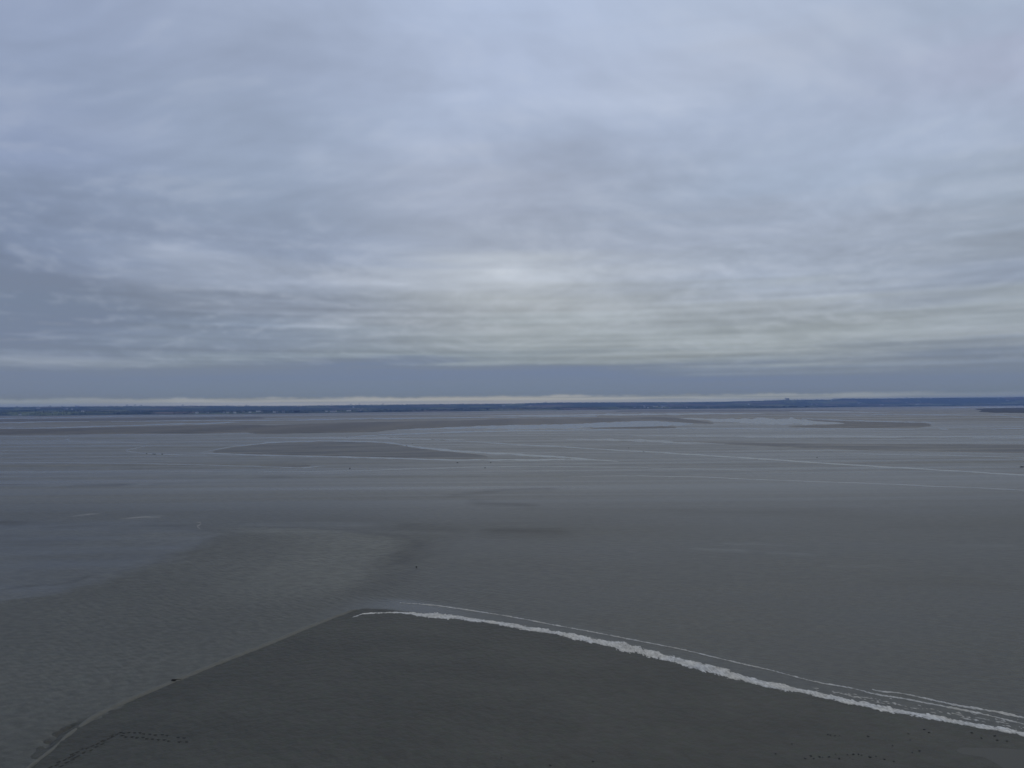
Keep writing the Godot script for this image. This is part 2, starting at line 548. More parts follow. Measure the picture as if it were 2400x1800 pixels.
func build_water() -> void:
	var mesh := ArrayMesh.new()
	var zones := [[-100.0, 100.0, -20.0, -130.0, 2048, 1024, 0, 15.0], [-230.0, 230.0, -130.0, -330.0, 2048, 1024, 1, 15.0]]
	for q in zones:
		mesh.add_surface_from_arrays(Mesh.PRIMITIVE_TRIANGLES, zone_quad(q[0], q[1], q[2], q[3], -0.02, 240 if q[6] == 0 else 60, 140 if q[6] == 0 else 40, 70.0 if q[6] == 0 else 130.0))
		mesh.surface_set_material(mesh.get_surface_count() - 1, zone_material(q[0], q[1], q[2], q[3], q[4], q[5], q[6], q[7]))
	var o := obj("water", mesh, null)
	tag(o, "thin sheet of silty grey tide water rippling over the sand", "water", "", "structure")
	var far := ArrayMesh.new()
	zones = [[-700.0, 700.0, -330.0, -1000.0, 2048, 1024, 2, 0.0], [-6500.0, 6500.0, -1000.0, -8200.0, 2048, 2048, 3, 0.0]]
	for q in zones:
		far.add_surface_from_arrays(Mesh.PRIMITIVE_TRIANGLES, zone_quad(q[0], q[1], q[2], q[3], -0.02, 24, 24, 900.0 if q[6] == 2 else 9000.0))
		far.surface_set_material(far.get_surface_count() - 1, zone_material(q[0], q[1], q[2], q[3], q[4], q[5], q[6], q[7]))
	var f := obj("mudflat", far, null)
	tag(f, "wide wet grey mudflat stretching to the far shore", "mudflat", "", "structure")
	# plain wet ground on every other side, so that the bay goes on outside the photograph
	var rest := ArrayMesh.new()
	for r in [[-9500, -100, 200, -130], [100, 9500, 200, -130], [-9500, -230, -130, -330], [230, 9500, -130, -330], [-9500, -700, -330, -1000], [700, 9500, -330, -1000], [-9500, -6500, -1000, -8200], [6500, 9500, -1000, -8200], [-100, 100, 200, -20],
		[-9500, 9500, -8200, -14500]]:
		rest.add_surface_from_arrays(Mesh.PRIMITIVE_TRIANGLES, zone_quad(r[0], r[1], r[2], r[3], -0.021, 2, 2))
	var g := obj("ground", rest, mat(Color(0.080, 0.075, 0.062), 0.32))
	tag(g, "wet grey ground of the bay", "ground", "", "structure")

# ------------------------------------------------------------------ foreground sand
const PRINTS := [375, 655, 455, 628, 480, 590, 520, 640, 565, 558, 590, 593, 625, 530, 652, 488, 672, 503, 668, 552, 682, 536, 725, 460, 738, 510, 785, 422, 808, 467, 850, 410, 902, 437, 918, 380,
	970, 390, 988, 352, 1045, 355, 1048, 313, 1078, 310, 1128, 285, 1170, 248, 1180, 262, 1235, 232, 1290, 205, 1325, 215, 1305, 246, 1352, 264, 1390, 208, 1435, 264, 1465, 210, 1495, 275, 1535, 211,
	1575, 270, 1585, 225, 1622, 288, 1665, 227, 1697, 290, 1735, 238, 1772, 300, 1825, 234, 1850, 300, 1887, 245, 1903, 318, 2030, 270, 2045, 328, 2105, 275, 2140, 325]
var prints: Array = []           # [x, z, direction, depth]
const FX0 := -48.0
const FX1 := -24.0
const FZ0 := -61.0
const FZ1 := -76.0

func prints_setup() -> void:
	var corner := spot(50 + 1290 * 0.1808, 1680 + 205 * 0.1808)
	var start := spot(50 + 375 * 0.1808, 1680 + 655 * 0.1808)
	var stop := spot(50 + 2140 * 0.1808, 1680 + 300 * 0.1808)
	var one := atan2(corner.z - start.z, corner.x - start.x)
	var two := atan2(stop.z - corner.z, stop.x - corner.x)
	var rng := RandomNumberGenerator.new()
	rng.seed = 5
	var p := pts(PRINTS)
	for q in p:
		var s := spot(50 + q.x * 0.1808, 1680 + q.y * 0.1808)
		var late := smooth(1250.0, 2100.0, q.x)
		var dir := (one if q.x < 1285 else two) + rng.randf_range(-0.15, 0.15)
		prints.append([s.x, s.z, dir, lerpf(0.20, 0.06, late) * rng.randf_range(0.85, 1.15)])

var scarp := PackedVector2Array()

func fine_height(x: float, z: float) -> float:
	var h := 0.0
	# a small undercut step where the trickle has eaten into the sand
	var best := 9.0
	var side := 1.0
	var tt := 0.0
	for i in scarp.size() - 1:
		var a := scarp[i]
		var ab := scarp[i + 1] - a
		var t := clampf(((Vector2(x, z) - a).dot(ab)) / ab.length_squared(), 0.0, 1.0)
		var r := Vector2(x, z) - a - ab * t
		if r.length() < best:
			best = r.length()
			side = signf(ab.cross(r))
			tt = (i + t) / (scarp.size() - 1)
	if best < 4.0:
		var s := best * side
		var ends := smooth(0.0, 0.25, tt) * (1.0 - smooth(0.8, 1.0, tt))
		h -= 0.30 * ends * exp(-pow((s + 0.35) / 0.42, 2.0))
		h += 0.10 * ends * exp(-pow((s - 0.9) / 0.8, 2.0))
	return h

func by_scarp(x: float, z: float, near: float, far: float) -> float:
	if x > -24.0 or z < -90.0 or scarp.is_empty(): return 0.0
	var best := 99.0
	for p in scarp: best = minf(best, Vector2(x, z).distance_to(p))
	return 1.0 - smooth(near, far, best)

func sand_height(x: float, z: float) -> float:
	var d := past_edge(x, z) + 0.5 * nz[6].get_noise_2d(x * 4.0, z * 4.0) + 0.6 * nz[5].get_noise_2d(x, z)
	var y := clampf(-0.05 * d, -0.25, 0.0) - 0.02 * smooth(-1.0, 0.0, d)
	var k := by_scarp(x, z, 0.5, 1.7)
	if k > 0.0: y = lerpf(y, 0.0, k)
	return y

func build_sand() -> void:
	prints_setup()
	var mesh := ArrayMesh.new()
	var n_mottle := fbm(41, 0.06, 4)
	var n_fine := fbm(42, 0.5, 3)
	var colour := func(x: float, z: float) -> Color:
		var k := 1.0 + 0.24 * n_mottle.get_noise_2d(x, z * 1.5) + 0.18 * n_fine.get_noise_2d(x, z)
		return Color(0.0445 * k, 0.0460 * k, 0.0370 * k)
	# four coarse strips round the finely meshed patch that carries the footprints
	for r in [[-90.0, 90.0, FZ1, -126.0], [-90.0, FX0, -20.0, FZ1], [FX1, 90.0, -20.0, FZ1], [FX0, FX1, -20.0, FZ0]]:
		var w := int((r[1] - r[0]) / 0.5) + 1
		var h := int((r[2] - r[3]) / 0.5) + 1
		var P := PackedVector3Array()
		var C := PackedColorArray()
		var UV := PackedVector2Array()
		for j in h:
			var z: float = r[2] - j * 0.5
			for i in w:
				var x: float = r[0] + i * 0.5
				P.append(Vector3(x, sand_height(x, z), z))
				C.append(colour.call(x, z))
				UV.append(Vector2(x, z) / 24.0)
		mesh.add_surface_from_arrays(Mesh.PRIMITIVE_TRIANGLES, grid_mesh(P, C, UV, w, h))
	var step := 0.0625
	var w := int((FX1 - FX0) / step) + 1
	var h := int((FZ0 - FZ1) / step) + 1
	var Y := PackedFloat32Array()
	Y.resize(w * h)
	for j in h:
		var z := FZ0 - j * step
		for i in w:
			var x := FX0 + i * step
			var rim := minf(minf(x - FX0, FX1 - x), minf(FZ0 - z, z - FZ1))
			var y := sand_height(x, z)
			if rim > 0.4: y += fine_height(x, z) * smooth(0.4, 1.5, rim)
			Y[j * w + i] = y
	for q in prints:           # room for each hollow
		var ci := int((q[0] - FX0) / step)
		var cj := int((FZ0 - q[1]) / step)
		for j in range(maxi(cj - 4, 0), mini(cj + 6, h)):
			for i in range(maxi(ci - 4, 0), mini(ci + 6, w)):
				var dx: float = FX0 + i * step - q[0]
				var dz: float = FZ0 - j * step - q[1]
				var a: float = dx * cos(q[2]) + dz * sin(q[2])
				var b: float = -dx * sin(q[2]) + dz * cos(q[2])
				if pow(a / 0.18, 2.0) + pow(b / 0.10, 2.0) < 1.0: Y[j * w + i] -= q[3] + 0.05
	var P := PackedVector3Array()
	var C := PackedColorArray()
	var UV := PackedVector2Array()
	for j in h:
		for i in w:
			var x := FX0 + i * step
			var z := FZ0 - j * step
			P.append(Vector3(x, Y[j * w + i], z))
			C.append(colour.call(x, z))
			UV.append(Vector2(x, z) / 24.0)
	mesh.add_surface_from_arrays(Mesh.PRIMITIVE_TRIANGLES, grid_mesh(P, C, UV, w, h))
	var m := mat(Color(1, 1, 1), 0.62, true)
	var bump := fbm(43, 0.02, 5)
	m.heightmap_enabled = true
	m.heightmap_texture = ImageTexture.create_from_image(bump.get_seamless_image(1024, 1024))
	m.heightmap_scale = 10.0
	var o := obj("sand", mesh, m)
	tag(o, "dark wet sand of the foreground spit", "sand", "", "structure")
	build_ridge()
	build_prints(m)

func build_prints(_m: Material) -> void:
	# one hollow: a sole pressed in, with a low collar of squeezed-out mud
	var wet := mat(Color(0.034, 0.033, 0.028), 0.6)  # wet mud, toned darker to put the hollow's deep shade into the colour
	for q in prints:
		var depth: float = q[3]
		var rings := [[1.30, -0.01], [1.15, 0.010], [1.0, 0.004], [0.86, -depth * 0.75], [0.55, -depth], [0.0, -depth]]
		var st := SurfaceTool.new()
		st.begin(Mesh.PRIMITIVE_TRIANGLES)
		st.set_smooth_group(0)
		var n := 14
		var at := func(r: Array, k: int) -> Vector3:
			var a := TAU * k / n
			var l := cos(a) * 0.13
			var wd := sin(a) * (0.052 + 0.012 * cos(a))
			var grow: float = maxf(r[0] - 1.0, 0.0) * 0.09
			var s: float = minf(r[0], 1.0)
			return Vector3(l * s + cos(a) * grow, r[1], wd * s + sin(a) * grow)
		for i in rings.size() - 1:
			for k in n:
				var a: Vector3 = at.call(rings[i], k)
				var b: Vector3 = at.call(rings[i], k + 1)
				var c: Vector3 = at.call(rings[i + 1], k)
				var d: Vector3 = at.call(rings[i + 1], k + 1)
				for v in [a, b, c, b, d, c]: st.add_vertex(v)
		st.generate_normals()
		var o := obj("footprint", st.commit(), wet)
		o.position = Vector3(q[0], sand_height(q[0], q[1]) + 0.004, q[1])
		o.rotation.y = -q[2]
		tag(o, "footprint pressed into the dark sand, one of a bending double trail" if depth > 0.12 else "faint shallow footprint fading out along the end of the trail", "footprint", "footprints crossing the sand")

func build_ridge() -> void:
	# a low ridge of pale drained sand thrown up along the basin side of the spit
	var n1 := fbm(45, 0.35, 4)
	var line := [58, 1808, 7, 72, 1796, 7, 127, 1752, 8, 180, 1708, 9, 231, 1674, 9, 297, 1643, 8, 409, 1596, 8, 506, 1556, 8, 615, 1514, 8, 723, 1469, 8, 800, 1440, 6, 838, 1429, 2]
	var A := PackedVector2Array()
	var B := PackedVector2Array()
	for i in range(0, line.size(), 3):
		A.append(Vector2(line[i], line[i + 1]))
		B.append(Vector2(line[i], line[i + 2]))
	var fine := spline(A, 30)
	var wide := spline(B, 30)
	var P := PackedVector3Array()
	var w := 12
	var h := fine.size()
	for i in h:
		var c := spot(fine[i].x, fine[i].y)
		var f := spot(fine[i].x - wide[i].y * 0.45, fine[i].y - wide[i].y * 0.5)
		var g := spot(fine[i].x + wide[i].y * 0.45, fine[i].y + wide[i].y * 0.5)
		for k in w:
			var t := k / (w - 1.0) * 2.0 - 1.0
			var s := c + (f - g) * 0.5 * t
			var hump := clampf(1.0 - t * t + 0.5 * n1.get_noise_2d(s.x, s.z), 0.0, 1.3)
			if k == 0 or k == w - 1: hump = 0.0
			s.y = -0.10 + 0.24 * hump
			P.append(s)
	var mesh := ArrayMesh.new()
	mesh.add_surface_from_arrays(Mesh.PRIMITIVE_TRIANGLES, grid_mesh(P, PackedColorArray(), PackedVector2Array(), w, h))
	var st := SurfaceTool.new()
	st.create_from(mesh, 0)
	st.generate_normals()
	var o := obj("sand_ridge", st.commit(), mat(Color(0.092, 0.093, 0.077), 0.6))
	tag(o, "thin pale ridge of drained sand edging the dark spit", "sand ridge", "", "structure")

# ------------------------------------------------------------------ foam
func build_foam() -> void:
	var n1 := fbm(51, 0.5, 4)
	var n2 := fbm(52, 2.2, 3)
	var n3 := fbm(53, 0.12, 3)
	var rng := RandomNumberGenerator.new()
	rng.seed = 54
	var m := mat(Color(1, 1, 1), 0.9, true)
	# centre line x, y and thickness, in pixels
	var main := [826, 1447, 1, 836, 1444, 2, 858, 1438, 4, 926, 1435.6, 5, 955, 1437, 7, 981, 1440, 13, 1035, 1444, 14, 1075, 1448, 10, 1125, 1454, 10, 1180, 1462, 14, 1234, 1472, 12, 1306, 1484, 14,
		1379, 1499, 19, 1451, 1514, 24, 1523, 1531.5, 23, 1600, 1551, 20, 1672, 1569.5, 23, 1745, 1591, 21, 1817, 1607.5, 20, 1853, 1615, 17, 1871, 1617, 11, 1925, 1629, 15, 1998, 1645, 18, 2070, 1660, 18,
		2142, 1672.5, 18, 2215, 1685, 14, 2287, 1699.7, 13, 2360, 1712, 15, 2400, 1721, 16, 2470, 1738, 16]
	var thin := [937, 1412.8, 1.5, 1017, 1418.6, 2.5, 1107, 1431, 3, 1198, 1445.4, 3, 1299, 1464.6, 3, 1415, 1486, 3, 1523, 1507, 3, 1600, 1522.4, 3, 1737, 1555, 3.5, 1802, 1569.5, 3, 1907, 1596.6, 3.5, 1998, 1613, 3.5, 2052, 1627, 5,
		2110, 1636, 3, 2179, 1649, 5, 2262, 1665, 6, 2323, 1678, 5, 2400, 1697, 6, 2460, 1711, 6]
	var upper := [2044, 1616, 2, 2070, 1621, 5, 2106, 1624, 3, 2161, 1634.6, 5, 2220, 1648, 6, 2287, 1660, 6, 2340, 1669, 8, 2400, 1681.6, 8, 2460, 1694, 8]
	var flecks := [1900, 1612, 10, 2000, 1630, 16, 2100, 1650, 24, 2200, 1668, 28, 2300, 1686, 30, 2400, 1706, 34, 2460, 1720, 34]
	var jobs := [[main, "thick pale band of foam along the tide's edge on the sand", 18, 0.38, 0.045, 0.41], [thin, "thin broken foam thread running behind the thick foam band", 8, 0.46, 0.035, 0.34],
		[upper, "short outer foam streak above the thin foam thread", 10, 0.48, 0.035, 0.34], [flecks, "scattered foam flecks between the foam lines", 26, 0.80, 0.03, 0.30]]
	for q in jobs:
		var line: Array = q[0]
		var A := PackedVector2Array()
		var B := PackedVector2Array()
		for i in range(0, line.size(), 3):
			A.append(Vector2(line[i], line[i + 1]))
			B.append(Vector2(line[i], line[i + 2]))
		var fine := spline(A, 40)
		var wide := spline(B, 40)
		# walk the line in even steps on the ground
		var cen: Array[Vector3] = []
		var half: Array[Vector3] = []
		var last := Vector3(1e9, 0, 0)
		for i in fine.size():
			var s := spot(fine[i].x, fine[i].y)
			if s.distance_to(last) < 0.11: continue
			last = s
			cen.append(s)
			var f := spot(fine[i].x, fine[i].y - wide[i].y * 0.5)
			var g := spot(fine[i].x, fine[i].y + wide[i].y * 0.5)
			half.append((f - g) * 0.47)
		var h := cen.size()
		var w: int = q[2]
		var P := PackedVector3Array()
		var C := PackedColorArray()
		for i in h:
			for k in w:
				var t := (k / (w - 1.0)) * 2.0 - 1.0
				var s := cen[i] + half[i] * t * 1.45
				var tt := absf(t) * 1.45
				var a := n1.get_noise_2d(s.x, s.z * 0.8)
				var b := n2.get_noise_2d(s.x, s.z)
				var slow := n3.get_noise_2d(s.x, s.z)
				var mask := (1.0 - tt) + 0.50 * a + 0.34 * b + 0.30 * slow
				var th: float = q[3] - 0.30
				if w == 26: mask = 0.55 * (1.0 - tt) + 0.9 * n1.get_noise_2d((s.x * 0.88 + s.z * 0.47) * 0.8, (-s.x * 0.47 + s.z * 0.88) * 3.4) + 0.5 * b
				var on := smooth(th - 0.15, th + 0.35, mask)
				if k == 0 or k == w - 1: on = 0.0
				s.y = -0.09 + (0.09 + q[4] * (0.7 + 0.9 * b) + rng.randf_range(-0.02, 0.02)) * on
				P.append(s)
				var tone: float = q[5] * (1.0 + 0.22 * a + 0.34 * b - 0.12 * slow + rng.randf_range(-0.24, 0.24))
				var brown := clampf(0.5 - 1.4 * n1.get_noise_2d(s.x * 0.5 + 40.0, s.z * 0.5), 0.0, 1.0)
				tone *= lerpf(0.55, 1.0, smooth(th, th + 0.40, mask))          # thin lace lets the mud through
				C.append(Color(tone, tone * lerpf(1.0, 0.97, brown), tone * lerpf(0.95, 0.86, brown)))
		# rows run along the line from left to right: turn the winding over
		var idxs := grid_mesh(P, C, PackedVector2Array(), w, h)
		var mesh := ArrayMesh.new()
		var st := SurfaceTool.new()
		var tmp := ArrayMesh.new()
		tmp.add_surface_from_arrays(Mesh.PRIMITIVE_TRIANGLES, idxs)
		st.create_from(tmp, 0)
		st.generate_normals()
		mesh = st.commit()
		var o := obj("foam", mesh, m)
		tag(o, q[1], "foam", "", "stuff")

# ------------------------------------------------------------------ banks and channels
func build_banks() -> void:
	var ti := fbm(61, 0.01, 5).get_seamless_image(512, 512)
	ti.convert(Image.FORMAT_RGB8)
	ti.adjust_bcs(1.35, 0.8, 1.0)
	var mott := ImageTexture.create_from_image(ti)
	var dry := mat(Color(0.160, 0.140, 0.098), 0.50)
	var damp := mat(Color(0.135, 0.128, 0.100), 0.44)
	dry.metallic_specular = 0.28          # drained sand shines less than mud under a film of water
	damp.metallic_specular = 0.32
	var ragged := fbm(62, 0.03, 3)
	var margin := mat(Color(0.092, 0.084, 0.060), 0.45)
	var marsh := mat(Color(0.035, 0.038, 0.034), 0.9)
	for m in [dry, damp]:
		m.albedo_texture = mott
		m.uv1_triplanar = true
		m.uv1_world_triplanar = true
		m.uv1_scale = Vector3(0.0016, 0.02, 0.014)
	var jobs := [
		["long brown sandbank lying across the flats behind the shallow water", dry, 0.22, [-60, 1006, 0, 1005.5, 250, 1002.5, 400, 998.5, 560, 995.5, 640, 998, 730, 1004, 640, 1010, 470, 1015.5, 300, 1016, 120, 1018.5, 0, 1019, -60, 1019]],
		["broad brown sandbank with a pointed end beside the bright channel", dry, 0.40, [590, 1003, 708, 994, 871, 989.5, 1034, 986.5, 1200, 982, 1363, 980.5, 1544, 977.5, 1610, 983, 1672, 992, 1600, 990.5, 1547, 986.5, 1444, 988, 1335, 993.5, 1200, 995.5, 1061, 1000.5, 931, 1006.5, 871, 1012, 735, 1014.5, 600, 1016]],
		["small dark sand spit in the bright channel", dry, 0.2, [1385, 1003.2, 1444, 1001, 1552, 999.3, 1582, 1000.4, 1566, 1003.4, 1444, 1004.8]],
		["dull brown bank below the narrow rapids", dry, 0.2, [1890, 984, 2003, 988, 2163, 991.5, 2160, 1001, 1990, 1002.5, 1850, 999.5, 1980, 993]],
		["lens-shaped grey sandbank ringed by bright water", damp, 0.18, [505, 1060.5, 520, 1054, 556, 1048.5, 600, 1043.5, 641, 1039, 736, 1035.6, 844, 1036.4, 912, 1040.5, 980, 1051, 1088, 1062.5, 1130, 1067.5, 1140, 1071.5, 1100, 1074.5, 1007, 1074.5, 871, 1070.5, 763, 1067.5, 600, 1064.5]],
		["tiny lens of bare sand below the lens-shaped bank", damp, 0.06, [611, 1091, 640, 1088.6, 690, 1088.4, 727, 1091.5, 700, 1094, 650, 1093.6]],
		["long low dark bank reaching in from the open flats", damp, 0.2, [1640, 1036.5, 1800, 1039, 2017, 1041, 2400, 1043, 2520, 1044, 2520, 1062, 2400, 1061, 2207, 1057, 1990, 1053, 1800, 1045]],
		["dark grass-covered marsh bank near the far shore", marsh, 1.2, [2286, 958.6, 2312, 957.4, 2356, 956.2, 2400, 955.2, 2480, 953.8, 2560, 954, 2560, 967, 2400, 967.8, 2356, 967.4, 2320, 967, 2295, 965, 2300, 962.5]],
		["flat brown bank beneath the far shore", dry, 0.3, [1490, 961.5, 1700, 961, 1900, 960.6, 2000, 961.8, 1900, 963.5, 1600, 964.8, 1450, 965]],
		["narrow brown bank between two far channels", dry, 0.3, [-60, 984, 200, 981.5, 460, 978.5, 600, 977, 600, 981.5, 420, 984, 200, 986.5, -60, 988.5]],
	]
	for q in jobs:
		var outline := spline(pts(q[3]), 8, true)
		for k in outline.size(): outline[k].y += clampf(q[2] * 3.0, 0.2, 0.8) * ragged.get_noise_2d(outline[k].x, outline[k].y * 6.0)
		var ring := PackedVector2Array()
		var mid := Vector2.ZERO
		for p in outline:
			var s := spot(p.x, p.y)
			ring.append(Vector2(s.x, s.z))
		# long shapes are drawn in towards their own middle line rather than to one point
		for p in ring: mid += p / ring.size()
		var st := SurfaceTool.new()
		st.begin(Mesh.PRIMITIVE_TRIANGLES)
		st.set_smooth_group(0)
		var tri := Geometry2D.triangulate_polygon(outline)
		var n := ring.size()
		var inner := func(k: int, f: float) -> Vector2:
			# towards the point opposite across the bank
			var o: Vector2 = ring[(n - k) % n]
			return (ring[k] as Vector2).lerp(mid if false else (ring[k] + o) * 0.5 * 0.6 + mid * 0.4, f)
		if tri.is_empty():
			print("bank not triangulated: ", q[0])
			continue
		# a shallow crown: the outline sits just under the wet flat, the rest above it
		var hgt: float = q[2]
		var lift := PackedFloat32Array()
		var V := PackedVector3Array()
		for k in n: V.append(Vector3(ring[k].x, -0.03, ring[k].y))
		var inn := Geometry2D.offset_polygon(outline, -0.55)
		if inn.size() == 1 and inn[0].size() > 3:
			var ip: PackedVector2Array = inn[0]
			var t2 := Geometry2D.triangulate_polygon(ip)
			var U := PackedVector3Array()
			for p in ip:
				var s := spot(p.x, p.y)
				U.append(Vector3(s.x, hgt, s.z))
			for k in range(0, t2.size(), 3): add_up(st, U[t2[k]], U[t2[k + 1]], U[t2[k + 2]])
			# skirt between the two outlines: join each inner point to its nearest outer ones
			var m2 := ip.size()
			var near := PackedInt32Array()
			for k in m2:
				var best := 0
				var bd := 1e9
				for j in n:
					var dd := ip[k].distance_squared_to(outline[j])
					if dd < bd:
						bd = dd
						best = j
				near.append(best)
			for k in m2:
				var a := near[k]
				var b := near[(k + 1) % m2]
				add_up(st, U[k], U[(k + 1) % m2], V[a])
				var steps := (b - a + n) % n
				var back := (a - b + n) % n
				if steps <= back:
					for j in steps: add_up(st, V[(a + j) % n], V[(a + j + 1) % n], U[(k + 1) % m2])
				else:
					for j in back: add_up(st, V[(a - j + n) % n], V[(a - j - 1 + n) % n], U[(k + 1) % m2])
		else:
			for k in n: V[k].y = 0.03
			for k in range(0, tri.size(), 3): add_up(st, V[tri[k]], V[tri[k + 1]], V[tri[k + 2]])
		var o := obj("sandbank", st.commit(), q[1])
		var wide := Geometry2D.offset_polygon(outline, 1.3)
		if wide.size() == 1:            # the margin that the last tide left wet
			var wst := SurfaceTool.new()
			wst.begin(Mesh.PRIMITIVE_TRIANGLES)
			var wp: PackedVector2Array = wide[0]
			var wt := Geometry2D.triangulate_polygon(wp)
			for k in range(0, wt.size(), 3): add_up(wst, spot(wp[wt[k]].x, wp[wt[k]].y, -0.012), spot(wp[wt[k + 1]].x, wp[wt[k + 1]].y, -0.012), spot(wp[wt[k + 2]].x, wp[wt[k + 2]].y, -0.012))
			if wt.size(): obj("wet_margin", wst.commit(), margin, o)
		tag(o, q[0], "sandbank", "", "structure")

func add_up(st: SurfaceTool, a: Vector3, b: Vector3, c: Vector3) -> void:
	st.set_normal(Vector3.UP)
	if (b - a).cross(c - a).y > 0.0:
		st.add_vertex(a); st.add_vertex(c); st.add_vertex(b)
	else:
		st.add_vertex(a); st.add_vertex(b); st.add_vertex(c)

